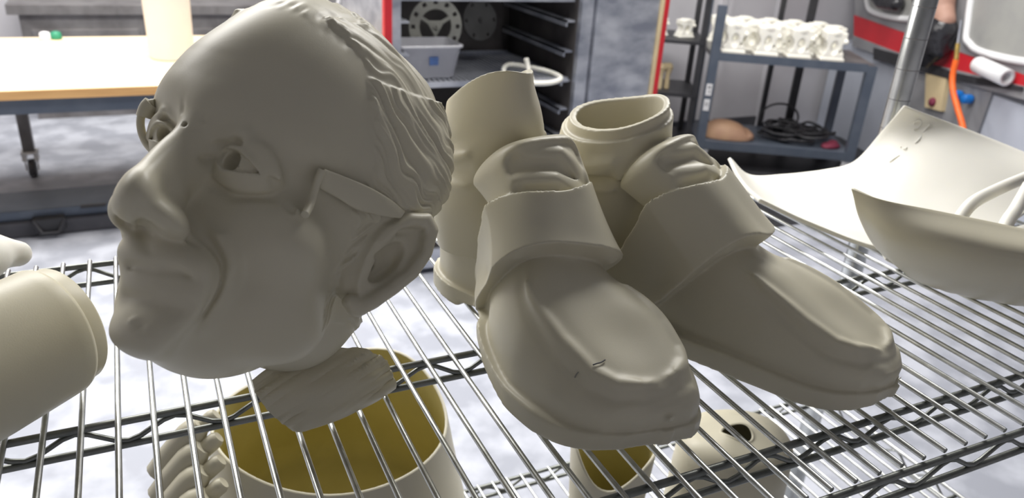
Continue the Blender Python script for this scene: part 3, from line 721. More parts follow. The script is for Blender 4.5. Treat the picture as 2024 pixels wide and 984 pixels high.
rows = [[q(1745,500,.575), q(1815,505,.58), q(1900,485,.58), q(1990,455,.58), q(2080,430,.58)],
        [q(1752,512,.565), q(1815,545,.545), q(1900,560,.54), q(1990,560,.54), q(2080,560,.54)],
        [q(1756,508,.572), q(1815,555,.528), q(1895,590,.498), q(1975,612,.473), q(2070,632,.448)]]
V, F = patch(rows, 6, 6); reparent(sheet('inner_floor', V, F, M['white_print'], 0.004), tr)
mb = MB().tube(crom([q(1888,432,.50)-np.array([0,0,.02]), q(1915,408,.52), q(1960,380,.54), q(2024,352,.56), q(2080,330,.58)], 6), 0.0075, 10); reparent(mb.build('rib', M['white_print']), tr)
mb = MB().tube(crom([q(1975,470,.46)-np.array([0,0,.01]), q(1992,437,.48), q(2010,410,.50), q(2035,365,.52)], 6), 0.0075, 10); reparent(mb.build('rib', M['white_print']), tr)
# sleeve with a stepped rim, left
A = Vector((-0.084, 0.618, SZ)); ax = Vector((0.76, 0.65, 0.02)).normalized(); up = Vector((0, 0, 1)); side = ax.cross(up).normalized(); up = side.cross(ax).normalized()
sl = empty('sleeve_casting', A, 'cream printed sleeve with a stepped rim lying left of the head', 'casting')
def ring_profile(prof, m, name, wob=0.0):
    V, F = [], []; n = 56
    for (t, r) in prof:
        c = ax*t + up*(0.0585)
        for k in range(n):
            th = 2*math.pi*k/n; rr = r*(1+wob*math.sin(3*th+t*30))
            V.append(c+side*(rr*0.88*math.cos(th))+up*(rr*math.sin(th)))
    for i in range(len(prof)-1):
        for k in range(n): F.append((i*n+k, i*n+(k+1) % n, (i+1)*n+(k+1) % n, (i+1)*n+k))
    return mesh_obj(name, V, F, m, sl)
ring_profile([(-0.30, 0.052), (-0.25, 0.054), (-0.18, 0.054), (-0.12, 0.054), (-0.06, 0.054), (-0.012, 0.0538), (-0.003, 0.0537), (0.0, 0.0525), (0.0002, 0.0470)], M['print'], 'cuff', 0.012)
ring_profile([(-0.004, 0.0492), (0.011, 0.0488), (0.0125, 0.0478), (0.0125, 0.0440), (0.011, 0.0432), (-0.05, 0.0435), (-0.20, 0.046)], M['print'], 'inner_rim', 0.008)
# rounded white piece behind the sleeve
c = Clay((-70, -60, -2), (80, 60, 110), 2.0)
c.ell((-20, 0, 48), (46, 40, 48)); c.ell((34, -4, 18), (32, 26, 18), 14); c.ell((-10, 10, 84), (26, 24, 24), 12)
c.cap([(40, 8, 20), (66, 10, 12)], [12, 9], 8); c.put(lambda x, y, z: -z+0*x+0*y, (-70, -60, -2), (80, 60, 3), 0, 'inter')
V, F = c.mesh(); V = smooth(V, F, 2)*0.0015; o0 = at_z(-14, 590, SZ)
pc = mesh_obj('rounded_casting', V+np.array([o0[0]-0.080, o0[1]+0.045, SZ+0.001]), F, M['white_print'])
tag(pc, 'rounded white printed piece at the left edge, behind the sleeve', 'casting')
# loose piece with combed grooves that props the head up
rows = [[(497,752,.520),(560,715,.525),(640,690,.528),(715,692,.528),(762,710,.535)],
        [(510,782,.512),(572,768,.505),(650,752,.507),(728,742,.515),(777,752,.532)],
        [(545,822,.506),(592,818,.500),(662,800,.503),(735,782,.513),(779,784,.530)],
        [(578,846,.503),(600,852,.500),(676,828,.506),(740,806,.518),(771,794,.530)]]
P3 = [[at_y(u, v, y) for (u, v, y) in r] for r in rows]
for r in P3:
    for k in r: k[2] = max(k[2], SZ+0.004)
V, F = patch(P3, 14, 14)
V = np.array(V); N_ = np.array([0.1, -0.7, 0.7])
px = project(V); s_ = (px[:, 0]-600)*0.55+(px[:, 1]-850)*0.85; t_ = (px[:, 0]-600)*0.85-(px[:, 1]-850)*0.5
edge = sstep(40, 110, np.abs(t_-60))*0.6+0.4
V = V+N_*(0.0026*vnoise(s_/9, t_/90, 3)*edge+0.0013*vnoise(s_/4.5, t_/70, 5)*edge)[:, None]
V[:, 2] = np.maximum(V[:, 2], SZ+0.003)
nk = sheet('hair_fragment', V, F, M['print'], 0.005)
tag(nk, 'loose printed fragment with combed grooves lying under the big head', 'casting')
# hollow pieces on the lower shelf
LZ = 0.74
def hollow(name, cx, cy, prof, ex, ey, rz, label, rimfn, mat_out, mat_in, n=72, z0=LZ):
    root = empty(name, (cx, cy, z0+0.001), label, 'casting'); root.rotation_euler = (0, 0, math.radians(rz))
    for part, inset, m in (('outside', 0.0, mat_out), ('lining', 0.004, mat_in)):
        V, F = [], []; K = len(prof)
        for i, (t, r) in enumerate(prof):
            for k in range(n):
                th = 2*math.pi*k/n; z = t*rimfn(th) if i > 0 else 0.0; w_ = 1+0.012*math.sin(5*th+z*20)
                rr = r*w_
                V.append(((rr*ex-inset)*math.cos(th), (rr*ey-inset)*math.sin(th), max(z, inset)))
        for i in range(K-1):
            for k in range(n): F.append((i*n+k, i*n+(k+1) % n, (i+1)*n+(k+1) % n, (i+1)*n+k) if inset == 0 else (i*n+k, (i+1)*n+k, (i+1)*n+(k+1) % n, i*n+(k+1) % n))
        F.append(tuple(range(n)) if inset else tuple(range(n))[::-1])
        mesh_obj(part, V, F, m, root)
    V, F = [], []                         # rolled rim between the two
    for k in range(n):
        th = 2*math.pi*k/n; t, r = prof[-1]; z = t*rimfn(th); w_ = 1+0.012*math.sin(5*th+z*20)
        P = Vector((r*w_*ex*math.cos(th), r*w_*ey*math.sin(th), z)); Q = Vector(((r*w_*ex-0.004)*math.cos(th), (r*w_*ey-0.004)*math.sin(th), z)); V += [P, (P+Q)/2+Vector((0, 0, 0.0022)), Q]
    for k in range(n):
        j = (k+1) % n; F += [(k*3, j*3, j*3+1, k*3+1), (k*3+1, j*3+1, j*3+2, k*3+2)]
    mesh_obj('rim', V, F, mat_out, root)
    return root
import itertools
hb = hollow('torso_casting', 0.172, 0.825, [(0, 1.30), (0.08, 1.22), (0.14, 1.12), (0.20, 1.04), (0.235, 1.0)], 0.146, 0.150, 10,
    'open hollow printed torso piece with ochre bounce light painted inside, on the lower shelf below the head', lambda th: 1+0.05*math.sin(2*th+1.0)+0.025*math.sin(3*th), M['print'], M['bounce_tint_print'])
# gathered pleats down its left side
for i in range(5):
    y_ = 0.79-0.022*i; dv = 45*i; e = 5*i
    big = [at_y(u+e*0.5, v+dv, y_) for (u, v) in ((318, 935), (345, 898), (375, 862), (398, 838))]
    tip = [at_y(u+e, v+dv, y_+0.004) for (u, v) in ((392, 850), (412, 832), (428, 818))]
    mb = MB().tube(crom(big, 4), [0.0175]*9+[0.0165, 0.0155, 0.013, 0.010], 14).tube(crom(tip, 4), [0.0095]*7+[0.0088, 0.007], 12)
    o = mb.build('pleat', M['print']); o.parent = hb; o.matrix_parent_inverse = (Matrix.Translation(hb.location) @ Matrix.Rotation(hb.rotation_euler[2], 4, 'Z')).inverted()
hollow('leg_casting', 0.505, 0.668, [(0, 0.8), (0.10, 0.9), (0.18, 1.0), (0.215, 1.04)], 0.062, 0.052, 25,
    'narrow hollow printed limb piece standing under the toe of the loafer nearest the head', lambda th: 1+0.10*math.sin(th+0.6)+0.06*math.sin(3*th), M['print'], M['bounce_tint_print'], 56)
hollow('cuff_casting', 0.690, 0.640, [(0, 1.05), (0.08, 1.02), (0.15, 1.0), (0.19, 0.96), (0.196, 0.60), (0.20, 0.30)], 0.082, 0.070, -20,
    'pale domed printed piece on the lower shelf, seen through the wires between the toes', lambda th: 1+0.02*math.sin(2*th), M['print'], M['print'], 56)
# ---------------------------------------------------------------- workbench and what stands on it
def local(mb, name, m, root):
    o = mb.build(name, m); o.parent = root; o.matrix_parent_inverse = root.matrix_world.inverted() if False else Matrix.Translation(-Vector(root.location)); return o
wb = empty('workbench', (-0.2, 4.3, 0), 'long wooden-topped workbench on a slate steel frame with casters, back left', 'workbench')
local(MB().box((-1.7, 3.68, 0.712), (0.78, 4.90, 0.750), bev=0.002), 'bench_top', M['wood'], wb)
local(MB().box((-1.7, 3.672, 0.712), (0.78, 3.679, 0.749)), 'edge_band', M['wood_edge'], wb)
local(MB().box((-1.68, 3.70, 0.645), (0.76, 3.74, 0.711)).box((-1.68, 4.84, 0.645), (0.76, 4.88, 0.711)).box((-1.68, 3.70, 0.645), (-1.64, 4.88, 0.711)).box((0.72, 3.70, 0.645), (0.76, 4.88, 0.711)), 'frame', M['slate'], wb)
def caster(x, y, root, leg_m, top=0.645):
    lg = local(MB().box((x-0.028, y-0.028, 0.15), (x+0.028, y+0.028, top)), 'leg', leg_m, root)
    k = MB().box((x-0.04, y-0.03, 0.10), (x-0.018, y+0.03, 0.15)).box((x+0.018, y-0.03, 0.10), (x+0.04, y+0.03, 0.15)).box((x-0.04, y-0.04, 0.14), (x+0.04, y+0.04, 0.152)).box((x-0.033, y-0.012, 0.04), (x-0.027, y+0.012, 0.12)).box((x+0.027, y-0.012, 0.04), (x+0.033, y+0.012, 0.12)).build('caster_fork', M['white'])
    k.parent = lg
    xf = Matrix.Translation((x, y, 0.052)) @ Matrix.Rotation(math.pi/2, 4, 'Y')
    w_ = MB().lathe([(0.008, -0.018), (0.046, -0.018), (0.052, -0.012), (0.052, 0.012), (0.046, 0.018), (0.008, 0.018)], 20, xf).build('wheel', M['charcoal'])
    w_.parent = lg
caster(-0.60, 4.82, wb, M['dull_steel']); caster(0.66, 3.80, wb, M['dull_steel']); caster(0.66, 4.80, wb, M['dull_steel']); caster(-1.6, 4.80, wb, M['dull_steel'])
def lathe_thing(name, loc, prof, m, label, cat, n=28, group=None, rot=None):
    xf = rot
    o = MB().lathe(prof, n, xf).build(name, m); o.location = loc
    return tag(o, label, cat, group)
lathe_thing('bucket', (0.165, 4.28, 0.751), [(0.001, 0), (0.098, 0), (0.104, 0.006), (0.112, 0.40), (0.118, 0.405), (0.118, 0.42), (0.106, 0.42), (0.098, 0.02), (0.001, 0.02)], M['pinkish'], 'tall milky white bucket standing on the workbench above the brow', 'bucket')
for i, (u, v, h, r, lab) in enumerate(((650, 62, .30, .042, 'white bottle on the workbench, leftmost of the bottles above the head'), (684, 60, .26, .036, 'squat white bottle on the workbench between two others'), (728, 72, .24, .04, 'white bottle with a cone nozzle on the workbench, nearest the oven'))):
    p_ = at_z(u, v, 0.751); bt = empty('squeeze_bottle', (p_[0], min(p_[1], 4.7), 0.751), lab, 'bottle', 'bottles on the workbench')
    MB().lathe([(0.001, 0), (r*0.95, 0), (r, 0.01), (r, h*0.55), (r*0.8, h*0.62), (r*0.3, h*0.66), (0.001, h*0.66)], 24).build('body', M['white'], bt)
    MB().lathe([(r*0.34, h*0.66), (r*0.34, h*0.74), (r*0.16, h*0.76), (r*0.06, h), (0.001, h)], 18).build('nozzle', M['clear'] if i != 1 else M['white'], bt)
for (u, v, m, lab) in ((90, 72, M['white'], 'tiny white cap at the far edge of the workbench'), (112, 71, mat('green_cap', (0.02, 0.22, 0.12), 0.5), 'tiny green cap at the far edge of the workbench')):
    p_ = at_z(u, v+6, 0.751)
    lathe_thing('bottle_cap', (p_[0], min(p_[1], 4.86), 0.751), [(0.001, 0), (0.026, 0), (0.028, 0.004), (0.024, 0.035), (0.012, 0.04), (0.001, 0.04)], m, lab, 'cap', 16)
# steel cabinet beyond
sk = empty('steel_cabinet', (0.0, 6.3, 0), 'long stained steel cabinet against the back wall, beyond the workbench', 'cabinet')
local(MB().box((-0.72, 6.0, 0.70), (1.5, 6.75, 0.765), bev=0.004), 'top', M['dull_steel'], sk)
local(MB().box((-0.66, 6.05, 0.0), (1.46, 6.72, 0.699)), 'body', M['dull_steel'], sk)
for x in (-0.60, 0.08, 0.76):
    dpx = local(MB().box((x, 6.03, 0.06), (x+0.64, 6.049, 0.60), bev=0.004), 'door', M['dull_steel'], sk)
    h = MB().tube([(x+0.56, 6.028, 0.35), (x+0.56, 6.005, 0.36), (x+0.56, 6.005, 0.46), (x+0.56, 6.028, 0.47)], 0.006, 8).build('handle', M['steel']); h.parent = dpx
# dark tool case on the floor
tcs = empty('tool_case', (-0.3, 4.05, 0), 'long black tool case with a latch lying on the floor in front of the workbench', 'case')
local(MB().box((-1.35, 3.93, 0.0), (0.42, 4.22, 0.075), bev=0.012), 'base', M['charcoal'], tcs)
local(MB().box((-1.37, 3.955, 0.077), (0.40, 4.24, 0.125), bev=0.014), 'lid', M['slate'], tcs)
local(MB().box((-0.535, 3.90, 0.03), (-0.40, 3.955, 0.095), bev=0.008).tube([(-0.53, 3.905, 0.09), (-0.50, 3.885, 0.03), (-0.43, 3.885, 0.03), (-0.40, 3.905, 0.09)], 0.01, 8), 'latch', M['black'], tcs)
local(MB().box((-0.33, 3.935, 0.118), (-0.22, 3.965, 0.1275), bev=0.004), 'grip', M['black'], tcs)
# ---------------------------------------------------------------- oven
ov = empty('drying_oven', (1.35, 3.4, 0), 'tall stainless drying oven standing open behind the loafers, dark inside', 'oven')
Z1 = 1.75
local(MB().box((0.915, 3.0, 0.10), (0.953, 3.80, Z1)).box((1.765, 3.0, 0.10), (1.822, 3.80, Z1)).box((0.915, 3.0, Z1), (1.822, 3.80, Z1+0.05)).box((0.915, 3.0, 0.03), (1.822, 3.80, 0.12)), 'body', M['steel'], ov)
local(MB().box((0.953, 3.72, 0.12), (1.765, 3.79, Z1)).box((0.9535, 3.03, 0.12), (0.958, 3.72, Z1)).box((1.760, 3.03, 0.12), (1.7645, 3.72, Z1)).box((0.953, 3.02, 0.12), (1.765, 3.72, 0.125)), 'lining', M['dark_inside'], ov)
local(MB().box((0.882, 2.985, 0.10), (0.914, 3.02, Z1), bev=0.006), 'gasket', M['red'], ov)
for z in np.arange(0.33, 1.5, 0.13):
    local(MB().box((1.715, 3.04, z), (1.7595, 3.70, z+0.008)).box((1.715, 3.04, z-0.018), (1.722, 3.70, z+0.008)), 'runner', M['steel'], ov)
    local(MB().box((0.959, 3.04, z), (1.0, 3.70, z+0.008)), 'runner', M['steel'], ov)
for z in (1.195, 0.845, 0.45):
    mb = MB().box((0.96, 3.05, z), (1.755, 3.068, z+0.022)).box((0.96, 3.69, z), (1.755, 3.70, z+0.022))
    for i in range(34): x = 0.965+i*0.0235; mb.box((x, 3.06, z+0.014), (x+0.010, 3.70, z+0.021))
    local(mb, 'rack', M['steel'], ov)
dr = local(MB().box((1.835, 2.985, 0.12), (2.158, 3.045, Z1), bev=0.006), 'door', M['steel'], ov)
g = MB().box((2.159, 2.975, 0.12), (2.177, 3.05, Z1), bev=0.004).build('door_seal', M['tan_print']); g.parent = dr
g = MB().box((2.1775, 2.97, 0.12), (2.200, 3.06, Z1), bev=0.006).build('door_gasket', M['red']); g.parent = dr
# tub in the oven with discs leaning in it
OZ = 0.867
tb = empty('storage_tub', (1.115, 3.20, OZ), 'cloudy plastic tub with a blue label on the oven rack', 'tub')
V, F = [], []
prof = [(0.115, 0.075, 0.0), (0.122, 0.082, 0.006), (0.142, 0.10, 0.13), (0.150, 0.108, 0.131), (0.150, 0.108, 0.142), (0.139, 0.097, 0.142), (0.118, 0.078, 0.009), (0.001, 0.001, 0.008)]
def rrect(a, b, n=8, r=0.03):
    out = []
    for (sx, sy, t0) in ((1, 1, 0), (-1, 1, 90), (-1, -1, 180), (1, -1, 270)):
        for k in range(n):
            th = math.radians(t0+90*k/(n-1)); rr = min(r, a*0.9, b*0.9); out.append((sx*(a-rr)+rr*math.cos(th), sy*(b-rr)+rr*math.sin(th)))
    return out
for (a, b, z) in prof: V += [(x, y, z) for x, y in rrect(a, b)]
n = 32
for i in range(len(prof)-1):
    for k in range(n): F.append((i*n+k, i*n+(k+1) % n, (i+1)*n+(k+1) % n, (i+1)*n+k))
F.append(tuple(range(n))[::-1]); mesh_obj('body', V, F, M['clear'], tb)
MB().box((-0.005, -0.0985, 0.06), (0.035, -0.0955, 0.095)).build('label', M['label_blue'], tb)
def disc(name, R, loc, rot, m, label, holes, hub, th=0.012):
    root = empty(name, loc, label, 'disc', 'openwork discs in the oven'); root.rotation_euler = [math.radians(a) for a in rot]
    c = Clay((-R*1000-4, -R*1000-4, -10), (R*1000+4, R*1000+4, 10), 1.7); Rm = R*1000
    c.put(lambda x, y, z: np.maximum(np.sqrt(x*x+y*y)-Rm, np.abs(z)-th*500), (-Rm, -Rm, -8), (Rm, Rm, 8))
    for k in range(holes):
        a = 2*math.pi*k/holes; cx, cy = 0.84*Rm*math.cos(a), 0.84*Rm*math.sin(a)
        c.put(lambda x, y, z: np.maximum(np.maximum(np.abs((x-cx)*math.cos(a)+(y-cy)*math.sin(a)), np.abs(-(x-cx)*math.sin(a)+(y-cy)*math.cos(a)))-Rm*0.075, np.abs(z)-12), (cx-15, cy-15, -9), (cx+15, cy+15, 9), 0, 'cut')
    if hub:
        for k in range(3):
            a = math.pi/2+2*math.pi*k/3
            def win(x, y, z):
                r = np.sqrt(x*x+y*y); dd = x*math.cos(a)+y*math.sin(a); e = np.abs(-x*math.sin(a)+y*math.cos(a))
                return np.maximum(np.maximum(np.maximum(r-Rm*0.60, Rm*0.20-dd), e-dd*1.732+Rm*0.12), np.abs(z)-12)
            c.put(win, (-Rm, -Rm, -9), (Rm, Rm, 9), 0, 'cut')
    else: c.cap([(0, 0, -9), (0, 0, 9)], [Rm*0.13, Rm*0.13], 0, 'cut')
    V, F = c.mesh(); mesh_obj('plate', V*0.001, F, m, root)
    MB().lathe([(R*0.06, th*0.5), (R*0.10, th*0.5), (R*0.10, th*0.9), (R*0.06, th*0.9)], 16).build('hub', m, root)
    return root
p_ = at_y(860, 58, 3.325); disc('openwork_disc', 0.124, (p_[0], 3.325, p_[2]+0.012), (88, 0, 0), M['grey_print'], 'pale grey openwork disc with three big windows standing behind the tub', 12, True)
p_ = at_y(948, 40, 3.42); disc('openwork_disc', 0.092, (p_[0], 3.42, p_[2]), (80, 0, 10), M['dark_print'], 'dark disc with small square holes behind the pale one', 6, False)
# looped frame on the same rack
lf = empty('looped_frame', tuple(at_z(1060, 150, OZ)), 'white printed rounded loop with an upright bar on the oven rack', 'frame')
P = [at_z(u, v, OZ+0.012) for (u, v) in ((1005, 128), (1040, 132), (1085, 142), (1108, 154), (1090, 163), (1050, 164), (1015, 158), (995, 142))]
reparent(MB().tube(crom(P, 5, True), 0.0115, 8, closed=True).build('loop', M['white_print']), lf)
reparent(MB().tube([at_z(1052, 160, OZ+0.015), at_z(1045, 140, OZ+0.03), at_y(1040, 116, at_z(1045, 140, OZ+0.03)[1])], 0.011, 8).build('bar', M['white_print']), lf)
# ---------------------------------------------------------------- cart
ct = empty('steel_cart', (3.8, 3.9, 0), 'slate grey steel two-shelf cart loaded with cream castings', 'cart')
cA = np.array([3.352, 3.935]); cd = np.array([0.862, -0.507]); cn = np.array([0.507, 0.862]); CL, CD = 0.972, 0.56
def cx(s, t, z): p = cA+cd*s+cn*t; return Vector((p[0], p[1], z))
CM = Matrix([[cd[0], cn[0], 0, cA[0]], [cd[1], cn[1], 0, cA[1]], [0, 0, 1, 0], [0, 0, 0, 1]])
def cbox(lo, hi, name, m, bev=0.0): return local(MB().box(lo, hi, CM, bev), name, m, ct)
lg0 = cbox((-0.055, -0.01, 0.14), (0.0, 0.035, 1.06), 'post', M['slate']); cbox((CL-0.05, -0.01, 0.14), (CL+0.01, 0.035, 0.765), 'post', M['slate'])
cbox((-0.055, CD-0.045, 0.14), (-0.005, CD, 1.06), 'post', M['slate']); cbox((CL-0.05, CD-0.045, 0.14), (CL, CD, 0.765), 'post', M['slate'])
cbox((-0.05, 0.0, 0.740), (CL, CD, 0.770), 'top_shelf', M['dull_steel']); cbox((0.001, -0.011, 0.725), (CL-0.051, -0.0005, 0.777), 'shelf_edge', M['slate'])
cbox((-0.05, 0.0, 0.165), (CL, CD, 0.185), 'bottom_shelf', M['slate']); cbox((0.001, -0.011, 0.145), (CL-0.051, -0.0005, 0.200), 'shelf_edge', M['slate'])
for (s, t) in ((0.0, 0.03), (CL-0.03, 0.03), (0.0, CD-0.05), (CL-0.03, CD-0.05)):
    xf = CM @ Matrix.Translation((s, t, 0.0675)) @ Matrix.Rotation(math.pi/2, 4, 'X')
    local(MB().lathe([(0.006, -0.018), (0.05, -0.018), (0.057, -0.01), (0.057, 0.01), (0.05, 0.018), (0.006, 0.018)], 20, xf), 'caster_wheel', M['black'], ct)
    local(MB().box((s-0.03, t-0.028, 0.05), (s+0.03, t-0.022, 0.138), CM).box((s-0.03, t+0.022, 0.05), (s+0.03, t+0.028, 0.138), CM).box((s-0.035, t-0.03, 0.132), (s+0.035, t+0.03, 0.1395), CM), 'caster_fork', M['white'], ct)
for z in (0.50, 0.40):
    st = MB().box((-0.048, -0.0125, z), (-0.012, -0.0102, z+0.075), CM, 0.0).build('sticker', M['sticker']); st.parent = lg0
    mk = MB()
    if z > 0.45: mk.box((-0.038, -0.0130, z+0.045), (-0.020, -0.0126, z+0.062), CM).box((-0.030, -0.0130, z+0.015), (-0.022, -0.0126, z+0.035), CM)
    else:
        for i in range(3): mk.box((-0.040+i*0.008, -0.0130, z+0.03), (-0.036+i*0.008, -0.0126, z+0.055), CM)
    mk = mk.build('print_mark', M['grey_panel']); mk.parent = lg0
# castings on the cart: flanged saddle-shaped blocks
def saddle_block():
    c = Clay((-62, -45, -2), (62, 45, 112), 2.4)
    c.put(lambda x, y, z: np.maximum(np.maximum(np.abs(x)-52, np.abs(y)-34), np.abs(z-5)-5), (-56, -38, 0), (56, 38, 12))
    c.put(lambda x, y, z: np.maximum(np.maximum(np.abs(x)-46, np.abs(y)-30), np.abs(z-52)-48), (-50, -34, 0), (50, 34, 104), 3)
    for s in (1, -1): c.ell((s*62, 0, 48), (32, 60, 30), 6, 'cut')
    c.ell((0, -40, 46), (19, 26, 26), 5, 'cut')
    c.put(lambda x, y, z: np.maximum(np.sqrt(x*x+y*y)-34, np.abs(z-98)-7), (-40, -40, 88), (40, 40, 108), 4)
    c.cap([(0, 0, 60), (0, 0, 112)], [20, 20], 2, 'cut'); c.cap([(28, -36, 34), (28, 36, 34)], [6, 6], 1, 'cut')
    c.cap([(44, -34, 70), (44, 30, 70)], [8, 8], 4)
    V, F = c.mesh(); return smooth(V, F, 1)*0.001, F
bV, bF = saddle_block(); bme = None; k = 0
places = [(0.09+0.205*i, 0.075) for i in range(4)]+[(0.06+0.165*i, 0.205) for i in range(5)]+[(0.12+0.165*i, 0.335) for i in range(5)]+[(0.05+0.165*i, 0.465) for i in range(5)]
rowname = ['front row', 'second row', 'third row', 'back row']
cnt = {}
for (s, t) in places:
    r = 0 if t < 0.1 else 1 if t < 0.25 else 2 if t < 0.4 else 3; i = cnt.get(r, 0); cnt[r] = i+1
    if s > 0.86 and r == 0: continue
    ordw = ['leftmost', 'second from the left', 'third from the left', 'fourth from the left', 'fifth from the left', 'sixth from the left']
    if bme is None: o = mesh_obj('saddle_casting', bV, bF, M['white_print']); bme = o.data
    else: o = bpy.data.objects.new('saddle_casting', bme); C.objects.link(o)
    o.location = cx(s, t, 0.7712); o.rotation_euler = (0, 0, math.atan2(cd[1], cd[0])+math.radians([0, 5, -4, 2, 4][(k*3) % 5])); o.scale = (1.34+0.05*(k % 2), 1.3, 1.72) if t > 0.1 else (1.45, 1.42, 1.75)
    tag(o, 'cream saddle-shaped casting, %s in the %s on the cart' % (ordw[i], rowname[r]), 'casting', 'castings on the cart'); k += 1
# bottom shelf: tan cushion, cable heap, dark red cloth
c = Clay((-160, -100, -2), (170, 100, 95), 3.0)
c.put(lambda x, y, z: (np.sqrt((x/150)**2+(y/88)**2+(np.maximum(z, 0)/(72-0.12*x))**2)-1)*60, (-155, -95, 0), (165, 95, 90))
c.ell((105, -20, 16), (36, 40, 16), 6); c.dent([(110, -60, 30), (80, 0, 55), (110, 50, 40)], 12, 5); c.put(lambda x, y, z: -z+0*x+0*y, (-160, -100, -2), (170, 100, 3), 0, 'inter')
V, F = c.mesh(); V = smooth(V, F, 2)*0.00122
V[:, 2] *= 1.35; o = mesh_obj('cushion', V, F, M['tan_pad']); o.location = cx(0.175, 0.18, 0.1862); o.rotation_euler = (0, 0, math.atan2(cd[1], cd[0])); tag(o, 'tan rounded cushion on the bottom shelf of the cart', 'cushion')
rs = np.random.RandomState(5)
mb = MB()
for k_ in range(22):
    P = []
    cxs, cyt = 0.53+rs.rand()*0.27, 0.10+rs.rand()*0.30; ra, rb = 0.06+rs.rand()*0.08, 0.05+rs.rand()*0.07; lift = 0.0035*k_*(1-abs(cxs-0.6)*2)
    for i in range(12):
        a = 2*math.pi*i/12+rs.rand()*0.3
        if k_ == 0: P.append(cx(0.55+0.13*math.cos(a), 0.38, 0.30+0.10*math.sin(a)))
        else: P.append(cx(cxs+ra*math.cos(a), cyt+rb*math.sin(a), 0.2+lift+0.02*rs.rand()))
    mb.tube(crom(P, 3, True), 0.009 if k_ else 0.0075, 6, closed=True)
tag(mb.build('cable_heap', M['black']), 'tangled heap of black cables on the bottom shelf of the cart', 'cables')
c = Clay((-90, -60, -2), (90, 60, 60), 3.0); c.ell((0, 0, 10), (75, 48, 26)); c.ell((30, 10, 26), (36, 30, 20), 10); c.dent([(-60, -20, 22), (0, 10, 34), (60, -10, 30)], 8, 5)
c.put(lambda x, y, z: -z+0*x+0*y, (-90, -60, -2), (90, 60, 3), 0, 'inter'); V, F = c.mesh()
o = mesh_obj('cloth', smooth(V, F, 2)*0.001, F, M['pink']); o.location = cx(0.86, 0.14, 0.1862); tag(o, 'crumpled dark red cloth at the right of the cart bottom shelf', 'cloth')
# ---------------------------------------------------------------- black rack behind the cart
rk = empty('black_rack', (3.3, 4.4, 0), 'narrow black steel rack left of the cart', 'rack')
RM = Matrix.Translation((2.93, 4.25, 0)) @ Matrix.Rotation(math.atan2(cd[1], cd[0]), 4, 'Z')
def rbox(lo, hi, name, m): return local(MB().box(lo, hi, RM), name, m, rk)
for (x, y) in ((0.0, 0.0), (0.40, 0.0), (0.0, 0.40), (0.40, 0.40)): rbox((x, y, 0), (x+0.035, y+0.035, 1.5), 'post', M['black'])
for z in (0.12, 0.46, 0.80): rbox((-0.005, -0.005, z), (0.44, 0.44, z+0.022), 'shelf', M['black'])
c = Clay((-60, -40, -2), (60, 40, 125), 2.4)
for s in (1, -1): c.cap([(s*22, 0, 4), (s*20, 0, 60), (s*24, 0, 92)], [14, 12, 18], 6)
c.cap([(-22, 0, 98), (22, 0, 98)], [17, 17], 8); c.dent([(0, -16, 60)], 8, 2)
for s in (1, -1): c.cap([(s*26, -30, 88), (s*26, 30, 88)], [4, 4], 1, 'cut')
c.put(lambda x, y, z: -z+0*x+0*y, (-60, -40, -2), (60, 40, 3), 0, 'inter'); V, F = c.mesh(); V = smooth(V, F, 1)*0.001
o = mesh_obj('yoke_casting', V, F, M['tan_print']); o.location = RM @ Vector((0.215, 0.10, 0.483)); o.scale = (1.35, 1.35, 1.5); tag(o, 'tan two-legged printed yoke on the black rack beside the oven door', 'casting')
for i, x in enumerate((0.14, 0.31)):
    o = bpy.data.objects.new('saddle_casting', bme); C.objects.link(o); o.location = RM @ Vector((x, 0.15, 0.823)); o.scale = (1.1, 1.1, 1.1)
    tag(o, ['cream casting on the top shelf of the black rack, left one', 'cream casting on the top shelf of the black rack, beside the cart post'][i], 'casting', 'castings on the black rack')
# two black uprights behind the cart
for i, (s, lab) in enumerate(((0.47, 'thin black steel upright behind the cart, left of two'), (0.66, 'thicker black steel upright behind the cart, right of two'))):
    w_ = 0.03 if i == 0 else 0.05
    o = MB().box((s, CD+0.05, 0.011), (s+w_, CD+0.09, 1.9), CM).box((s-0.03, CD+0.03, 0.0102), (s+w_+0.03, CD+0.12, 0.02), CM).build('steel_upright', M['black']); tag(o, lab, 'post', 'black uprights behind the cart')
# ---------------------------------------------------------------- red and grey machine
mp0 = np.array([5.10, 4.62]); mp1 = np.array([4.42, 2.62]); md = (mp1-mp0)/np.linalg.norm(mp1-mp0); mn = np.array([-md[1], md[0]])   # mn points away from the camera
if mn[0] < 0: mn = -mn
MM = Matrix([[md[0], mn[0], 0, mp0[0]], [md[1], mn[1], 0, mp0[1]], [0, 0, 1, 0], [0, 0, 0, 1]])
def on_machine(u, v, d=0.0):
    w_ = ray(u, v); o_ = np.array([mp0[0], mp0[1]])+mn*d; t = (o_@mn)/(w_[:2]@mn); P = CAMP+w_*t
    return np.array([(P[:2]-mp0)@md, P[2]])
mc = empty('blast_machine', (4.9, 3.5, 0), 'large grey machine with a red band, white rims and hanging gloves, right background', 'machine')
def mbx(lo, hi, name, m, bev=0.0, par=None): 
    o = local(MB().box(lo, hi, MM, bev), name, m, mc)
    if par is not None: o.parent = par
    return o
zb = on_machine(1850, 105)[1]
mbx((-0.05, 0.02, 0.0), (2.9, 0.95, zb-0.13), 'cabinet', M['pale_panel'])
def band(pts0, pts1, th, name, m, d0=0.0):
    A_, B_ = [on_machine(*p) for p in pts0], [on_machine(*p) for p in pts1]
    poly = [(p[0], p[1]) for p in A_]+[(p[0], p[1]) for p in B_[::-1]]
    return local(MB().prism(poly, d0-th, d0, MM, axis=1), name, m, mc)
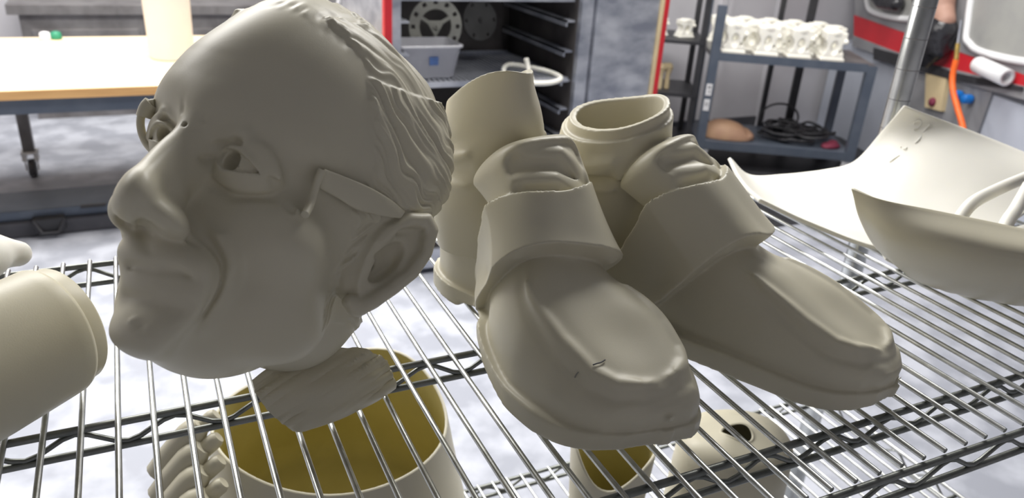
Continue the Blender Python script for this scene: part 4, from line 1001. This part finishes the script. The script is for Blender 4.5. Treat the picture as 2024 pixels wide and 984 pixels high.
band([(1690, 30), (1760, 55), (1850, 88), (2060, 160)], [(1690, 70), (1760, 97), (1850, 128), (2060, 178)], 0.03, 'red_band', M['red'], 0.02)
band([(1690, 70), (1760, 97), (1850, 128), (2060, 178)], [(1690, 92), (1760, 115), (1850, 150), (2060, 205)], 0.05, 'ledge', M['grey_panel'], 0.03)
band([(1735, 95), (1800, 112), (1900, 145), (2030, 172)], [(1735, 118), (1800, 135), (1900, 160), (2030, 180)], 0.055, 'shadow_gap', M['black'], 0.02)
band([(1690, -160), (2060, -160)], [(1690, 30), (2060, 160)], 0.02, 'hood', M['grey_panel'], 0.02)
band([(1775, 138), (1962, 178)], [(1800, 300), (1915, 310)], 0.012, 'control_panel', M['grey_panel'], 0.012)
band([(1838, 144), (1880, 152)], [(1836, 212), (1868, 220)], 0.03, 'switch_box', M['tan_print'], 0.0)
def rounded(pts, n=6):
    return crom([np.array([*on_machine(*p)]) for p in pts], n, True)
def ringed(pts, r, name, m, d=-0.012):
    P = [MM @ Vector((p[0], d, p[1])) for p in rounded(pts)]
    return local(MB().tube(P, r, 8, closed=True), name, m, mc)
def plate(pts, th, name, m, d0=0.0):
    return local(MB().prism([(p[0], p[1]) for p in rounded(pts)], d0-th, d0, MM, axis=1), name, m, mc)
W1 = [(1722, -60), (1718, 5), (1735, 26), (1800, 38), (1822, 20), (1835, -60)]
W2 = [(1950, -60), (1915, 60), (1922, 88), (1950, 105), (2030, 122), (2090, 120), (2110, -60)]
plate(W1, 0.01, 'window', M['window_grey'], 0.0); ringed(W1, 0.022, 'window_rim', M['white'])
plate(W2, 0.01, 'window', M['window_grey'], 0.0); ringed(W2, 0.022, 'window_rim', M['white'])
def blob(pts, rad, name, m, d=-0.06):
    c = Clay((-420, -150, -420), (420, 150, 420), 5.0); mid = on_machine(*pts[0])
    Q = [(on_machine(*p)-mid)*1000 for p in pts]; Q3 = [(q_[0], 6*math.sin(i*2.1), q_[1]) for i, q_ in enumerate(Q)]
    c.cap(Q3, rad, 8)
    for i in range(len(Q3)-1):
        a_, b_ = np.array(Q3[i]), np.array(Q3[i+1])
        for f_ in (0.2, 0.6): c.dent([a_+(b_-a_)*f_+np.array([-rad[i]*0.7, -rad[i], 0]), a_+(b_-a_)*(f_+0.25)+np.array([rad[i]*0.7, -rad[i], 10])], 9, 7)
    V, F = c.mesh(); V = smooth(V, F, 2)*0.001+np.array([mid[0], d, mid[1]])
    V = (np.c_[V, np.ones(len(V))] @ np.array(MM).T)[:, :3]
    return local_mesh(name, V, F, m)
def local_mesh(name, V, F, m):
    o = mesh_obj(name, V, F, m); o.parent = mc; o.matrix_parent_inverse = Matrix.Translation(-Vector(mc.location)); return o
blob([(1745, -30), (1762, -2), (1790, 8)], [80, 72, 50], 'black_bag', M['film'])
blob([(1885, -40), (1890, 20), (1900, 42)], [110, 72, 58], 'glove_cuff', M['skin_pad'], -0.10)
blob([(1880, -60), (1880, -10)], [135, 120], 'glove_wrap', M['film'], -0.13)
blob([(1890, 62), (1880, 95), (1860, 120)], [95, 78, 50], 'glove_sleeve', M['film'], -0.10)
P = [MM @ Vector((*[on_machine(u, v, -0.2)[0], -0.2], on_machine(u, v, -0.2)[1])) for (u, v) in ((1893, 78), (1893, 95), (1890, 115), (1883, 150), (1884, 180), (1893, 215), (1905, 260), (1912, 330))]
P = [Vector((MM @ Vector((on_machine(u, v, -0.2)[0], -0.2, on_machine(u, v, -0.2)[1])))) for (u, v) in ((1890, 118), (1883, 150), (1884, 180), (1893, 215), (1905, 260), (1912, 330))]
reparent(MB().tube(crom([tuple(p) for p in P], 6), 0.017, 10).build('air_hose', M['orange']), mc)
P = [Vector((MM @ Vector((on_machine(u, v, -0.2)[0], -0.2, on_machine(u, v, -0.2)[1])))) for (u, v) in ((1893, 86), (1890, 118))]
reparent(MB().tube([tuple(p) for p in P], 0.013, 10).build('hose_fitting', M['brass']), mc)
P = [Vector((MM @ Vector((on_machine(u, v, -0.2)[0], -0.2, on_machine(u, v, -0.2)[1])))) for (u, v) in ((1900, 40), (1893, 86))]
reparent(MB().tube([tuple(p) for p in P], 0.006, 8).build('hook', M['steel']), mc)
for (u, v) in ((1903, 188), (1923, 196)):
    s_, z_ = on_machine(u, v); xf = MM @ Matrix.Translation((s_, -0.03, z_)) @ Matrix.Rotation(math.pi/2, 4, 'X')
    reparent(MB().lathe([(0.001, -0.02), (0.026, -0.02), (0.028, -0.01), (0.028, 0.03), (0.022, 0.038), (0.001, 0.038)], 14, xf).build('knob', M['blue']), mc)
s_, z_ = on_machine(1853, 202); xf = MM @ Matrix.Translation((s_, -0.035, z_)) @ Matrix.Rotation(math.pi/2, 4, 'X')
reparent(MB().lathe([(0.001, -0.01), (0.026, -0.01), (0.030, 0.0), (0.024, 0.014), (0.001, 0.018)], 14, xf).build('stop_button', M['pink']), mc)
a_ = on_machine(1955, 128); b_ = on_machine(2015, 155)
dv = Vector((b_[0]-a_[0], 0, b_[1]-a_[1])); L_ = dv.length
xf = MM @ Matrix.Translation((a_[0], -0.075, a_[1])) @ dv.to_track_quat('Z', 'Y').to_matrix().to_4x4()
reparent(MB().lathe([(0.001, 0), (0.045, 0), (0.048, 0.01), (0.048, L_), (0.030, L_), (0.030, L_-0.06), (0.001, L_-0.06)], 24, xf).build('pipe_stub', M['white']), mc)
